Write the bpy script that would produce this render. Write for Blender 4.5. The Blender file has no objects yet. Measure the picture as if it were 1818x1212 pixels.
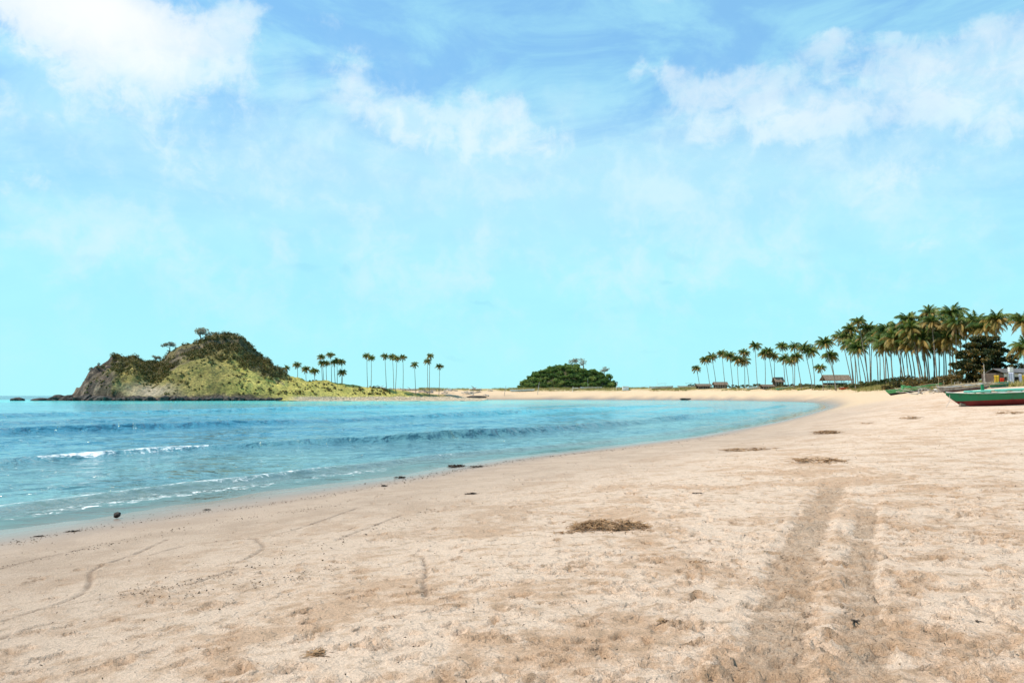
import bpy, bmesh, math, random
import numpy as np
from mathutils import Vector, Matrix
random.seed(7); rng = np.random.default_rng(11)
PI = math.pi; R = math.radians
sc = bpy.context.scene; COL = sc.collection

# ------------------------------------------------------------------ camera
F = 1363.0; EYE = 2.6; PITCH = math.atan(96.0 / F)
cam = bpy.data.cameras.new('camera'); cam.sensor_width = 36; cam.lens = 36 * F / 1818
cam.clip_start = 0.1; cam.clip_end = 60000
co = bpy.data.objects.new('camera', cam); COL.objects.link(co)
co.location = (0, 0, EYE); co.rotation_euler = (PI / 2 + PITCH, 0, 0); sc.camera = co
def ray(px, py):
    u = (px - 909) / F; v = (606 - py) / F
    return np.array([u, math.cos(PITCH) - v * math.sin(PITCH), math.sin(PITCH) + v * math.cos(PITCH)])
def at(px, py, Y):
    d = ray(px, py); k = Y / d[1]
    return np.array([d[0] * k, Y, EYE + d[2] * k])

# ------------------------------------------------------------------ sun, sky
SUN_EL, SUN_AZ = R(57), R(-98)
sun = bpy.data.lights.new('sun', 'SUN'); sun.energy = 5.0; sun.angle = R(0.5); sun.color = (1, .90, .76)
so = bpy.data.objects.new('sun', sun); COL.objects.link(so)
SV = Vector((math.sin(SUN_AZ) * math.cos(SUN_EL), math.cos(SUN_AZ) * math.cos(SUN_EL), math.sin(SUN_EL)))
so.rotation_euler = SV.to_track_quat('Z', 'Y').to_euler(); so.location = (0, 0, 60)
sc.view_settings.view_transform = 'Standard'; sc.view_settings.look = 'None'
sc.view_settings.exposure = 0.2; sc.view_settings.gamma = 1
world = bpy.data.worlds.new('World'); sc.world = world; world.use_nodes = True

class NT:
    """small node-graph writer"""
    def __init__(s, tree): s.t = tree; s.n = tree.nodes; s.l = tree.links
    def node(s, typ, **kw):
        nd = s.n.new(typ)
        for k, v in kw.items(): setattr(nd, k, v)
        return nd
    def put(s, sock, v):
        if hasattr(v, 'is_output') or isinstance(v, bpy.types.NodeSocket): s.l.new(v, sock)
        elif v is not None: sock.default_value = v
    def m(s, op, a, b=None, c=None, clamp=False):
        nd = s.node('ShaderNodeMath', operation=op, use_clamp=clamp)
        for i, v in enumerate((a, b, c)):
            if v is not None: s.put(nd.inputs[i], v)
        return nd.outputs[0]
    def vm(s, op, a, b=None, scale=None):
        nd = s.node('ShaderNodeVectorMath', operation=op)
        s.put(nd.inputs[0], a)
        if b is not None: s.put(nd.inputs[1], b)
        if scale is not None: s.put(nd.inputs['Scale'], scale)
        return nd.outputs[0]
    def ss(s, x, lo, hi, a=0.0, b=1.0):
        nd = s.node('ShaderNodeMapRange', interpolation_type='SMOOTHSTEP')
        s.put(nd.inputs[0], x); s.put(nd.inputs[1], lo); s.put(nd.inputs[2], hi); s.put(nd.inputs[3], a); s.put(nd.inputs[4], b)
        return nd.outputs[0]
    def mix(s, f, a, b, mode='MIX'):
        nd = s.node('ShaderNodeMix', data_type='RGBA', blend_type=mode)
        s.put(nd.inputs[0], f)
        for i, v in ((6, a), (7, b)):
            if isinstance(v, tuple): v = (*v[:3], 1)
            s.put(nd.inputs[i], v)
        return nd.outputs[2]
    def noise(s, vec, scale, detail=4, rough=.55, dist=0.0, out=0):
        nd = s.node('ShaderNodeTexNoise')
        s.put(nd.inputs['Vector'], vec); s.put(nd.inputs['Scale'], scale); s.put(nd.inputs['Detail'], detail)
        s.put(nd.inputs['Roughness'], rough); s.put(nd.inputs['Distortion'], dist)
        return nd.outputs[out]
    def attr(s, name, out=2):
        nd = s.node('ShaderNodeAttribute'); nd.attribute_name = name; return nd.outputs[out]
    def bump(s, h, strength=.5, dist=.02, normal=None):
        nd = s.node('ShaderNodeBump'); s.put(nd.inputs['Height'], h); s.put(nd.inputs['Strength'], strength)
        s.put(nd.inputs['Distance'], dist)
        if normal is not None: s.put(nd.inputs['Normal'], normal)
        return nd.outputs[0]

def build_sky():
    g = NT(world.node_tree)
    bg = g.n['Background']; bg.inputs[1].default_value = 0.133
    sky = g.node('ShaderNodeTexSky', sky_type='NISHITA', sun_disc=False)
    sky.sun_elevation = SUN_EL; sky.sun_rotation = SUN_AZ; sky.air_density = 1.0; sky.dust_density = .6; sky.ozone_density = 1.6
    tint = g.mix(1.0, sky.outputs[0], (.62, 1.0, 1.25), 'MULTIPLY')
    tc = g.node('ShaderNodeTexCoord'); d = g.vm('NORMALIZE', tc.outputs['Generated'])
    sx = g.node('ShaderNodeSeparateXYZ'); g.l.new(d, sx.inputs[0])
    # warp the direction a little so that cloud outlines billow
    wn = g.noise(d, 8.0, 6, .62, 0, 1)
    wv = g.vm('SCALE', g.vm('SUBTRACT', wn, (.5, .5, .5)), scale=.075)
    dw = g.vm('ADD', d, wv)
    sw = g.node('ShaderNodeSeparateXYZ'); g.l.new(dw, sw.inputs[0])
    az = g.m('MULTIPLY', g.m('ARCTAN2', sw.outputs[0], sw.outputs[1]), 180 / PI)
    el = g.m('MULTIPLY', g.m('ARCSINE', g.m('MINIMUM', g.m('MAXIMUM', sw.outputs[2], -1.0), 1.0)), 180 / PI)
    def blob(px, py, rx, ry, w):
        v = ray(px, py); v /= np.linalg.norm(v)
        a0 = math.degrees(math.atan2(v[0], v[1])); e0 = math.degrees(math.asin(v[2])); k = math.degrees(1 / F)
        qa = g.m('MULTIPLY_ADD', az, 1 / (rx * k), -a0 / (rx * k)); qe = g.m('MULTIPLY_ADD', el, 1 / (ry * k), -e0 / (ry * k))
        qe = g.m('MAXIMUM', g.m('MULTIPLY', qe, 1.45), g.m('MULTIPLY', qe, -.95)); q = g.m('ADD', g.m('MULTIPLY', qa, qa), g.m('MULTIPLY', qe, qe))
        return g.m('MULTIPLY', g.m('EXPONENT', g.m('MULTIPLY', q, -1.0)), w)
    def total(bl):
        r = None
        for b in bl:
            x = blob(*b); r = x if r is None else g.m('ADD', r, x)
        return r
    # cumulus heads: crisp above, melting away below
    heads = total([(140, 35, 185, 88, 1.1), (275, 90, 55, 45, .5), (405, 95, 62, 78, .55), (430, 20, 55, 36, .42), (345, 240, 85, 80, .34), (645, 145, 48, 56, .78), (700, 215, 60, 60, .45), (740, 200, 44, 54, .70),
                   (836, 190, 38, 52, .78), (915, 190, 40, 52, .78), (880, 250, 90, 50, .42), (1000, 250, 55, 55, .42), (1135, 120, 40, 36, .62), (1195, 130, 36, 34, .6), (1320, 140, 70, 50, .66), (1240, 170, 60, 30, .42),
                   (1480, 72, 54, 28, .66), (1450, 185, 90, 60, .80), (1370, 230, 70, 46, .5), (1640, 125, 110, 70, .66), (1750, 70, 90, 60, .66), (1790, 160, 80, 70, .55), (560, 38, 70, 28, .45),
                   (1600, 55, 42, 20, .5), (1255, 235, 44, 44, .5), (30, 315, 80, 30, .4), (1170, 0, 50, 16, .5), (1590, 300, 70, 40, .42), (1780, 225, 60, 30, .4), (1640, 430, 60, 22, .4), (60, 200, 100, 60, .35)])
    sunlit = blob(150, 30, 220, 100, 1.0)
    veil = total([(230, 270, 520, 220, .85), (850, 330, 420, 170, .70), (1480, 310, 520, 210, .95), (110, 440, 160, 50, .35), (900, 500, 1300, 120, .30)])
    n1 = g.noise(dw, 11.0, 8, .60, .25); n2 = g.noise(d, 30.0, 7, .62, .5); n3 = g.noise(g.vm('MULTIPLY', d, (1, 1, 2.6)), 5.0, 8, .62, .6)
    rag = g.m('ADD', g.m('MULTIPLY', g.m('SUBTRACT', n1, .5), 1.35), g.m('MULTIPLY', g.m('SUBTRACT', n2, .5), .85))
    # the same broken cloud goes on over the rest of the sky, out of frame
    rest = g.m('MULTIPLY', g.ss(g.noise(d, 2.3, 6, .55, .4), .5, .72), g.ss(el, 33, 50, 0, .75))
    hm = g.ss(g.m('ADD', g.m('ADD', heads, rag), rest), .26, .66)
    puff = g.m('MULTIPLY', g.m('MULTIPLY', g.ss(g.m('ADD', n1, g.m('MULTIPLY', n2, .35)), .58, .90), g.m('MINIMUM', veil, 1.0)), .65)
    vm_ = g.m('MULTIPLY', g.ss(g.m('ADD', veil, g.m('MULTIPLY', g.m('SUBTRACT', n3, .5), 1.5)), .10, 1.10), .72)
    low = g.m('MULTIPLY', g.ss(n3, .42, .66), g.ss(el, 1, 14, .15, .40))
    # pale moist air towards the horizon, the same all round
    c = g.mix(.60, tint, (2.15, 4.6, 6.8)); c = g.mix(g.ss(sx.outputs[2], .0, .34, .95, 0), c, (2.95, 6.3, 6.6))
    c = g.mix(low, c, (3.2, 6.3, 6.5)); c = g.mix(vm_, c, g.mix(g.ss(sx.outputs[2], .08, .30), (2.9, 6.3, 6.5), (3.5, 5.7, 6.6)))
    hc = g.mix(g.ss(g.m('ADD', n2, g.m('MULTIPLY', n1, .6)), .62, .95), (4.0, 5.7, 6.6), (5.8, 6.5, 6.7)); hc = g.mix(sunlit, hc, (6.9, 6.9, 6.7))
    c = g.mix(puff, c, (4.6, 6.1, 6.6)); c = g.mix(g.m('MULTIPLY', hm, g.m('ADD', g.ss(heads, .15, 1.0, .26, .66), g.m('MULTIPLY', sunlit, .25)), clamp=True), c, hc)
    # small darker scud in the clear band
    sc_ = total([(535, 480, 40, 14, .9), (612, 484, 14, 18, .8), (860, 538, 32, 9, .9), (1195, 500, 22, 10, .8), (1170, 405, 40, 16, .6), (1440, 455, 40, 16, .7), (1215, 455, 40, 14, .7), (1770, 430, 40, 26, .7), (150, 470, 60, 14, .5), (800, 640, 26, 9, .6), (560, 640, 90, 14, .4), (1150, 620, 30, 10, .5)])
    c = g.mix(g.m('MULTIPLY', g.ss(g.m('ADD', sc_, g.m('MULTIPLY', rag, .45)), .30, .85), .35), c, (2.2, 5.0, 6.2))
    g.l.new(c, bg.inputs[0])
    world.cycles.sampling_method = 'MANUAL'; world.cycles.sample_map_resolution = 512
build_sky()
sc.cycles.max_bounces = 6; sc.cycles.transparent_max_bounces = 8
sc.cycles.caustics_reflective = False; sc.cycles.caustics_refractive = False

# ------------------------------------------------------------------ helpers
def smooth(a, b, x):
    t = np.clip((np.asarray(x, float) - a) / (b - a), 0, 1); return t * t * (3 - 2 * t)
def _hash(i, j, s):
    h = (i.astype(np.int64) * 374761393 + j.astype(np.int64) * 668265263 + s * 974634777) & 0xffffffff
    h = ((h ^ (h >> 13)) * 1274126177) & 0xffffffff
    return ((h ^ (h >> 16)) & 0xffffff) / float(0xffffff)
def vn(x, y, s=0):
    x = np.asarray(x, float); y = np.asarray(y, float)
    i = np.floor(x); j = np.floor(y); u = x - i; v = y - j; u = u * u * (3 - 2 * u); v = v * v * (3 - 2 * v)
    return (_hash(i, j, s) * (1 - u) + _hash(i + 1, j, s) * u) * (1 - v) + (_hash(i, j + 1, s) * (1 - u) + _hash(i + 1, j + 1, s) * u) * v
def fbm(x, y, s=0, o=4):
    r = 0; a = .5; t = 0
    for k in range(o):
        c_, s_ = math.cos(.65 + 1.1 * k), math.sin(.65 + 1.1 * k)
        r = r + a * vn((x * c_ - y * s_) * 2 ** k + 17.3 * k, (x * s_ + y * c_) * 2 ** k - 9.1 * k, s + k); t += a; a *= .5
    return r / t - .5
def mesh_np(name, V, Fq, smooth_sh=True):
    V = np.asarray(V, np.float32); Fq = np.asarray(Fq, np.int32); n = Fq.shape[1]
    me = bpy.data.meshes.new(name); me.vertices.add(len(V)); me.vertices.foreach_set('co', V.ravel())
    me.loops.add(Fq.size); me.loops.foreach_set('vertex_index', Fq.ravel()); me.polygons.add(len(Fq))
    me.polygons.foreach_set('loop_start', np.arange(0, Fq.size, n, dtype=np.int32))
    me.polygons.foreach_set('loop_total', np.full(len(Fq), n, np.int32))
    me.polygons.foreach_set('use_smooth', np.full(len(Fq), smooth_sh, bool)); me.update(calc_edges=True)
    return me
def grid_faces(nx, ny):
    i = np.arange(nx * ny).reshape(ny, nx)
    return np.stack([i[:-1, :-1], i[:-1, 1:], i[1:, 1:], i[1:, :-1]], -1).reshape(-1, 4)
def fattr(me, name, vals):
    a = me.attributes.new(name, 'FLOAT', 'POINT'); a.data.foreach_set('value', np.asarray(vals, np.float32).ravel())
def cattr(me, name, rgb):
    a = me.attributes.new(name, 'FLOAT_COLOR', 'POINT'); c = np.ones((len(rgb), 4), np.float32); c[:, :3] = rgb
    a.data.foreach_set('color', c.ravel())
def link(name, data, mat=None, parent=None):
    o = bpy.data.objects.new(name, data); COL.objects.link(o)
    if mat is not None and data is not None and not data.materials: data.materials.append(mat)
    if parent is not None: o.parent = parent
    return o
def tag(o, label, cat=None, group=None, kind=None):
    o['label'] = label
    if cat: o['category'] = cat
    if group: o['group'] = group
    if kind: o['kind'] = kind
    return o
def empty(name, loc, rz=0.0):
    o = bpy.data.objects.new(name, None); COL.objects.link(o); o.location = [float(v) for v in loc]; o.rotation_euler = (0, 0, rz)
    o.empty_display_size = .3; return o

class MB:
    def __init__(s): s.v = []; s.f = []
    def add(s, vs, fs):
        k = len(s.v); s.v += [tuple(float(c) for c in p) for p in vs]; s.f += [tuple(i + k for i in q) for q in fs]; return s
    def box(s, c, h, rot=None):
        vs = [Vector((x * h[0], y * h[1], z * h[2])) for x in (-1, 1) for y in (-1, 1) for z in (-1, 1)]
        if rot is not None: vs = [rot @ v for v in vs]
        return s.add([v + Vector(c) for v in vs], [(0, 1, 3, 2), (4, 6, 7, 5), (0, 4, 5, 1), (2, 3, 7, 6), (0, 2, 6, 4), (1, 5, 7, 3)])
    def tube(s, pts, rad, n=6, cap=True):
        pts = [Vector([float(c) for c in p]) for p in pts]; m = len(pts)
        rad = rad if hasattr(rad, '__len__') else [rad] * m
        vs = []; fs = []
        for i, p in enumerate(pts):
            t = (pts[min(i + 1, m - 1)] - pts[max(i - 1, 0)]); t = t.normalized() if t.length > 1e-9 else Vector((0, 0, 1))
            a = t.orthogonal().normalized() if i == 0 else (a - t * a.dot(t)).normalized()
            b = t.cross(a)
            for k in range(n):
                w = 2 * PI * k / n; vs.append(p + (a * math.cos(w) + b * math.sin(w)) * rad[i])
        for i in range(m - 1):
            for k in range(n):
                fs.append((i * n + k, i * n + (k + 1) % n, (i + 1) * n + (k + 1) % n, (i + 1) * n + k))
        if cap: fs += [tuple(range(n))[::-1], tuple(range((m - 1) * n, m * n))]
        return s.add(vs, fs)
    def mesh(s, name, sm=False):
        me = bpy.data.meshes.new(name); me.from_pydata(s.v, [], s.f); me.update()
        if sm: me.polygons.foreach_set('use_smooth', [True] * len(me.polygons))
        return me
    def build(s, name, mat, parent=None, sm=False): return link(name, s.mesh(name, sm), mat, parent)

def new_mat(name):
    m = bpy.data.materials.new(name); m.use_nodes = True
    g = NT(m.node_tree); return m, g, g.n['Principled BSDF']
def simple(name, c1, c2=None, scale=3.0, rough=.75, bump=.3, bscale=None, bdist=.02, spec=.3, lo=.38, hi=.62, rnd=0.0):
    m, g, p = new_mat(name); tc = g.node('ShaderNodeTexCoord').outputs['Object']
    n = g.noise(tc, scale, 6, .62)
    col = g.mix(g.ss(n, lo, hi), c1, c2 or tuple(v * .7 for v in c1))
    if rnd:
        oi = g.node('ShaderNodeObjectInfo').outputs['Random']; h = g.node('ShaderNodeHueSaturation')
        g.put(h.inputs['Value'], g.m('MULTIPLY_ADD', oi, rnd, 1 - rnd / 2)); g.put(h.inputs['Hue'], g.m('MULTIPLY_ADD', oi, rnd * .05, .5 - rnd * .025))
        g.l.new(col, h.inputs['Color']); col = h.outputs[0]
    g.l.new(col, p.inputs['Base Color']); p.inputs['Roughness'].default_value = rough; p.inputs['Specular IOR Level'].default_value = spec
    if bump: g.l.new(g.bump(g.noise(tc, bscale or scale * 6, 5, .65), bump, bdist), p.inputs['Normal'])
    return m
def leafmat(name, cols, scale=.6, trans=.35, rough=.6):
    """foliage: colours vary leaf by leaf and clump by clump; thin leaves pass some light"""
    m, g, p = new_mat(name); tc = g.node('ShaderNodeTexCoord').outputs['Object']
    ri = g.node('ShaderNodeNewGeometry').outputs['Random Per Island']
    f = g.m('ADD', g.m('MULTIPLY', g.noise(tc, scale, 4, .6), 1.25), g.m('MULTIPLY_ADD', ri, .5, -.37), clamp=True)
    cr = g.node('ShaderNodeValToRGB'); e = cr.color_ramp.elements
    for k, c in enumerate(cols):
        pos = .22 + .56 * k / max(1, len(cols) - 1)
        el = e[k] if k < 2 else e.new(pos)
        el.position = pos; el.color = (*c, 1)
    oi = g.node('ShaderNodeObjectInfo').outputs['Random']
    g.l.new(g.m('ADD', f, g.m('MULTIPLY_ADD', oi, .34, -.17), clamp=True), cr.inputs[0]); col = cr.outputs[0]
    g.l.new(col, p.inputs['Base Color']); p.inputs['Roughness'].default_value = rough; p.inputs['Specular IOR Level'].default_value = .25
    tr = g.node('ShaderNodeBsdfTranslucent'); g.l.new(g.mix(1.0, col, (1.1, 1.15, .6), 'MULTIPLY'), tr.inputs[0])
    mx = g.node('ShaderNodeMixShader'); mx.inputs[0].default_value = trans
    g.l.new(p.outputs[0], mx.inputs[1]); g.l.new(tr.outputs[0], mx.inputs[2]); g.l.new(mx.outputs[0], g.n['Material Output'].inputs[0])
    return m

# ------------------------------------------------------------------ the lie of the land
_sh = [(-60, -120), (-30, -40), (-19, -6), (-14.2, 6.5), (-10.1, 14.9), (-8.0, 19.2), (-5.3, 23.6), (-.3, 32.4), (10, 46.8), (25, 74), (38, 101), (66, 161),
       (92, 225), (109, 272), (116, 300), (121, 337), (120, 365), (113, 394), (94, 436), (31, 466), (-38, 470), (-96, 443), (-119, 417), (-135, 396), (-150, 384), (-167, 376),
       (-200, 378), (-226, 391), (-250, 425), (-245, 480), (-180, 530), (-90, 600), (40, 640), (170, 600), (270, 480), (310, 330), (290, 180), (210, 60), (160, -120)]
def catmull(P, n):
    P = np.array(P, float); out = []; m = len(P)
    for i in range(m):
        p0, p1, p2, p3 = P[i - 1], P[i], P[(i + 1) % m], P[(i + 2) % m]
        for t in np.arange(n) / n:
            out.append(.5 * (2 * p1 + (p2 - p0) * t + (2 * p0 - 5 * p1 + 4 * p2 - p3) * t * t + (3 * p1 - p0 - 3 * p2 + p3) * t ** 3))
    return np.array(out)
SH = catmull(_sh, 4); SEG = np.roll(SH, -1, 0) - SH; SLEN = np.linalg.norm(SEG, axis=1); SCUM = np.concatenate([[0], np.cumsum(SLEN)[:-1]])
def shore(x, y):
    """signed distance to the waterline (land positive) and the place along it"""
    x = np.asarray(x, np.float64).ravel(); y = np.asarray(y, np.float64).ravel()
    best = np.full(x.shape, 1e18); al = np.zeros(x.shape); ins = np.zeros(x.shape, bool)
    for (ax, ay), (dx, dy), L, c in zip(SH, SEG, SLEN, SCUM):
        rx = x - ax; ry = y - ay; t = np.clip((rx * dx + ry * dy) / (L * L), 0, 1)
        q = (rx - t * dx) ** 2 + (ry - t * dy) ** 2; k = q < best
        best = np.where(k, q, best); al = np.where(k, c + t * L, al)
        if abs(dy) > 1e-9: ins ^= ((ay > y) != (ay + dy > y)) & (x < dx * (y - ay) / dy + ax)
    d = np.sqrt(best); return np.where(ins, d, -d), al
def land_z(x, y, d):
    s = .065 * (1 + 2.3 * smooth(22, 85, y) + 3.2 * smooth(130, 250, y)); zm = 4.4 + 2.8 * smooth(100, 240, y)
    z = np.where(d > 0, zm * np.tanh(s * np.maximum(d, 0) / zm), np.maximum(.09 * d, -4 - .002 * -d))
    z = z + .20 * fbm(x * .13, y * .13, 3, 3) * smooth(4, 14, d) * smooth(6, 20, np.abs(y)) + .06 * fbm(x * .5, y * .5, 9, 3) * smooth(3, 10, d)
    k = np.exp(-(((x - 35) / 9) ** 2 + ((y - 52.5) / 6) ** 2) ** 2); z = z * (1 - k) + k * (1.80 + .025 * (x - 30))     # levelled berm under the boat
    z = np.where((x < -90) & (d > 0), z * (1 - .97 * smooth(-95, -125, x) * smooth(330, 360, y)), z)
    return z + .5 * fbm(x * .06, y * .06, 21, 3) * smooth(15, 40, d) * smooth(70, 120, y)
def veg_line(y): return np.interp(y, [60, 110, 150, 200, 260, 330, 520], [34, 25, 20, 11.5, 10.5, 14, 16])
def ground(x, y):
    d, _ = shore([x], [y]); return float(land_z(np.array([x]), np.array([y]), d)[0])
_T = 2.0 * 1.004 ** np.arange(1560)
def hit(px, py):
    """where a line of sight meets the sand"""
    v = ray(px, py); lo, hi = 0, len(_T)
    for step in (40, 1):
        t = _T[lo:hi:step]; x, y, z = v[0] * t, v[1] * t, EYE + v[2] * t; d, _ = shore(x, y)
        k = np.nonzero(z < land_z(x, y, d))[0]; k = int(k[0]) if len(k) else len(t) - 1
        i = lo + k * step; lo, hi = max(0, i - step), i + 1
    return np.array([0, 0, EYE]) + v * _T[i]

def axis(fine_a, fine_b, step, lo, hi, growth):
    a = list(np.arange(fine_a, fine_b + 1e-6, step)); s = step; x = a[-1]; r = []
    while x < hi: s *= growth; x += s; r.append(x)
    s = step; x = a[0]; l = []
    while x > lo: s *= growth; x -= s; l.append(x)
    return np.array(l[::-1] + a + r)

# ------------------------------------------------------------------ beach
def px_path(pts, n=14):
    P = np.array([hit(*p)[:2] for p in pts]); out = []
    for i in range(len(P) - 1):
        p0, p1, p2, p3 = P[max(i - 1, 0)], P[i], P[i + 1], P[min(i + 2, len(P) - 1)]
        for t in np.arange(n) / n:
            out.append(.5 * (2 * p1 + (p2 - p0) * t + (2 * p0 - 5 * p1 + 4 * p2 - p3) * t * t + (3 * p1 - p0 - 3 * p2 + p3) * t ** 3))
    out.append(P[-1]); return np.array(out)
GROOVES = [px_path([(0, 1105), (70, 1083), (140, 1058), (160, 1035), (163, 1015), (200, 998), (245, 982), (298, 957)]),
           px_path([(420, 1000), (450, 985), (468, 972), (460, 963), (440, 957), (330, 970), (270, 985)]),
           px_path([(75, 1083), (200, 1060), (330, 1040), (420, 1010)]), px_path([(440, 957), (520, 942), (600, 914), (640, 900)]),
           px_path([(0, 1010), (70, 992), (150, 975)]), px_path([(750, 990), (757, 1012), (752, 1035), (758, 1060)]),
           px_path([(0, 1135), (70, 1112), (130, 1104)]), px_path([(600, 958), (660, 935), (712, 915)])]
TRACKS = [(px_path([(1345, 1260), (1362, 1180), (1380, 1110), (1398, 1040), (1415, 985), (1440, 930), (1462, 890), (1490, 850)]), .24),
          (px_path([(1532, 1260), (1533, 1160), (1530, 1070), (1530, 1000), (1536, 940), (1542, 905), (1546, 880)]), .15),
          (px_path([(1660, 915), (1740, 960), (1830, 1000)]), .34), (px_path([(1560, 1110), (1700, 1095), (1840, 1120)]), .22)]
def path_dist(P, x, y):
    best = np.full(x.shape, 1e9); al = np.zeros(x.shape); c = 0
    for a, b in zip(P[:-1], P[1:]):
        d = b - a; L = np.hypot(*d)
        if L < 1e-6: continue
        t = np.clip(((x - a[0]) * d[0] + (y - a[1]) * d[1]) / (L * L), 0, 1)
        q = np.hypot(x - a[0] - t * d[0], y - a[1] - t * d[1]); k = q < best
        best = np.where(k, q, best); al = np.where(k, c + t * L, al); c += L
    return best, al

def build_beach():
    X = axis(-7.5, 7.5, .030, -340, 420, 1.05); Y = axis(3.4, 9.0, .028, -60, 700, 1.0125)
    nx, ny = len(X), len(Y); gx, gy = np.meshgrid(X, Y); x = gx.ravel(); y = gy.ravel()
    d, al = shore(x, y); z = land_z(x, y, d)
    # edge of the swash wanders
    z += (.10 * fbm(al * .16, d * .1, 31, 3) + .05 * fbm(al * .7, d * .3, 32, 3)) * np.exp(-(d / 3.0) ** 2)
    near = (y < 60)
    rough = smooth(7.5, 15, d + 5 * fbm(x * .2, y * .2, 41, 3))           # trodden dry sand
    fade = 1 - smooth(25, 60, y)
    z += near * fade * (rough * (.030 * fbm(x * 1.2, y * 1.2, 51, 4) + .020 * fbm(x * 7, y * 7, 55, 3)) + .008 * fbm(x * 3, y * 3, 61, 3))
    # low ripples running along the beach on the smoother sand
    z += near * (1 - rough) * smooth(1.5, 4, d) * .010 * np.abs(fbm(al * .5, d * 2.2, 71, 3)) * 2
    Z = z.reshape(ny, nx)
    foot = np.zeros((ny, nx), np.float32)
    def stamp(cx, cy, L, W, dep, ang):
        r = L * 1.9
        i0, i1 = np.searchsorted(X, (cx - r, cx + r)); j0, j1 = np.searchsorted(Y, (cy - r, cy + r))
        if i1 - i0 < 2 or j1 - j0 < 2: return
        ax, ay = np.meshgrid(X[i0:i1] - cx, Y[j0:j1] - cy); u = ax * math.cos(ang) + ay * math.sin(ang); v = -ax * math.sin(ang) + ay * math.cos(ang)
        q = np.sqrt((u / L) ** 2 + (v / W) ** 2)
        Z[j0:j1, i0:i1] += -dep * (1 - smooth(.70, 1.0, q)) + .5 * dep * np.exp(-((q - 1.15) / .22) ** 2)
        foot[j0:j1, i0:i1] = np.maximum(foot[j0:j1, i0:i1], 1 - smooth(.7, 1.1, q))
    fy = 3.2 + 40 * rng.random(7000) ** 1.5; fx = rng.uniform(-.78, .80, 7000) * fy; fd = shore(fx, fy)[0]
    for cx, cy, dd in zip(fx, fy, fd):
        if dd < 6 or rng.random() > .13 + .87 * smooth(10, 15.5, dd + 2 * rng.standard_normal()): continue
        stamp(cx, cy, rng.uniform(.06, .15), rng.uniform(.03, .065), rng.uniform(.016, .048), rng.normal(.3, 1.0))
    # walkers' trails: sole and heel of each step
    for (x0, y0), hd, n in (((.9, 3.6), 1.35, 26), ((2.6, 3.8), 1.75, 22), ((-1.2, 4.0), .75, 30), ((4.2, 6.0), 2.1, 24), ((.2, 7.0), .35, 22), ((3.4, 9.5), 1.1, 30), ((-2.4, 6.6), .55, 30)):
        px_, py_ = x0, y0
        for k in range(n):
            hd += rng.normal(0, .05); px_ += .62 * math.cos(hd); py_ += .62 * math.sin(hd); sd = (1 if k % 2 else -1) * .10; ax_ = px_ - sd * math.sin(hd); ay_ = py_ + sd * math.cos(hd); dp = rng.uniform(.022, .038)
            stamp(ax_ + .05 * math.cos(hd), ay_ + .05 * math.sin(hd), .085, .052, dp, hd); stamp(ax_ - .09 * math.cos(hd), ay_ - .09 * math.sin(hd), .05, .040, dp * 1.1, hd)
    z = Z.ravel(); track = np.zeros_like(x); groove = np.zeros_like(x)
    sel = np.where((y > 2.5) & (y < 24) & (np.abs(x) < 16))[0]; sx_, sy_ = x[sel], y[sel]
    for k, (P, w) in enumerate(TRACKS):
        q, a = path_dist(P, sx_, sy_); q = q + .22 * w * fbm(sx_ * 3, sy_ * 3, 81 + k, 3) * 2
        m = 1 - smooth(w * .55, w * 1.35, q + .5 * w * fbm(sx_ * 9, sy_ * 9, 181 + k, 3)); brk = .35 + .65 * smooth(-.45, -.10, fbm(sx_ * 1.6, sy_ * 1.6, 91 + k, 4)); m = m * brk
        aL = float(np.hypot(*np.diff(P, axis=0).T).sum()); m = m * (1 - smooth(aL - 2.6, aL - .1, a + .8 * fbm(sx_ * 2, sy_ * 2, 191 + k, 3)))
        tread = np.where(np.sin(a * 2 * PI / .17 + np.sign(np.sin(q * 40)) * 1.2) > 0, 1, -1)
        z[sel] += m * (-.020 + .010 * tread * (1 if k < 2 else .2)) ; track[sel] = np.maximum(track[sel], m * (1 if k < 2 else .6)); z[sel] += .012 * np.exp(-((q - w * 1.35) / .05) ** 2) * (k < 2)
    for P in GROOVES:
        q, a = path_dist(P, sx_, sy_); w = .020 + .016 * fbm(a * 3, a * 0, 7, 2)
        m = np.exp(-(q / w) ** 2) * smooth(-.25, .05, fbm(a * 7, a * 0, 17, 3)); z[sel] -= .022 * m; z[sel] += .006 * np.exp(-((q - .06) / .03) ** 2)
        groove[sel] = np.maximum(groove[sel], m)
    me = mesh_np('beach', np.stack([x, y, z], -1), grid_faces(nx, ny))
    fattr(me, 'wet', 1 - smooth(.6, 5.2, d + 1.1 * fbm(al * .15, d * .3, 101, 3))); fattr(me, 'moist', 1 - smooth(5, 13.5, d + 5 * fbm(x * .18, y * .18, 111, 3)))
    fattr(me, 'track', track); fattr(me, 'groove', groove); fattr(me, 'foot', foot.ravel())
    far = smooth(60, 130, y); fattr(me, 'far', far)
    fattr(me, 'veg', smooth(0, 6, d + 8 * fbm(x * .05, y * .05, 121, 4) - veg_line(y)) * smooth(70, 110, y))
    m, g, p = new_mat('sand'); tc = g.node('ShaderNodeTexCoord').outputs['Object']
    n0 = g.noise(tc, .22, 5, .6); n1 = g.noise(tc, .9, 7, .65, .4); n2 = g.noise(tc, 5.5, 6, .65); n3 = g.noise(tc, 38, 4, .7); n4 = g.noise(tc, 120, 3, .7)
    # dry sand: pale crust broken by warmer, coarser patches
    f = g.m('ADD', g.m('MULTIPLY', n1, .55), g.m('ADD', g.m('MULTIPLY', n2, .3), g.m('MULTIPLY', n0, .22)))
    dry = g.mix(g.ss(f, .485, .61), (.70, .52, .39), (.55, .36, .235))
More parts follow.
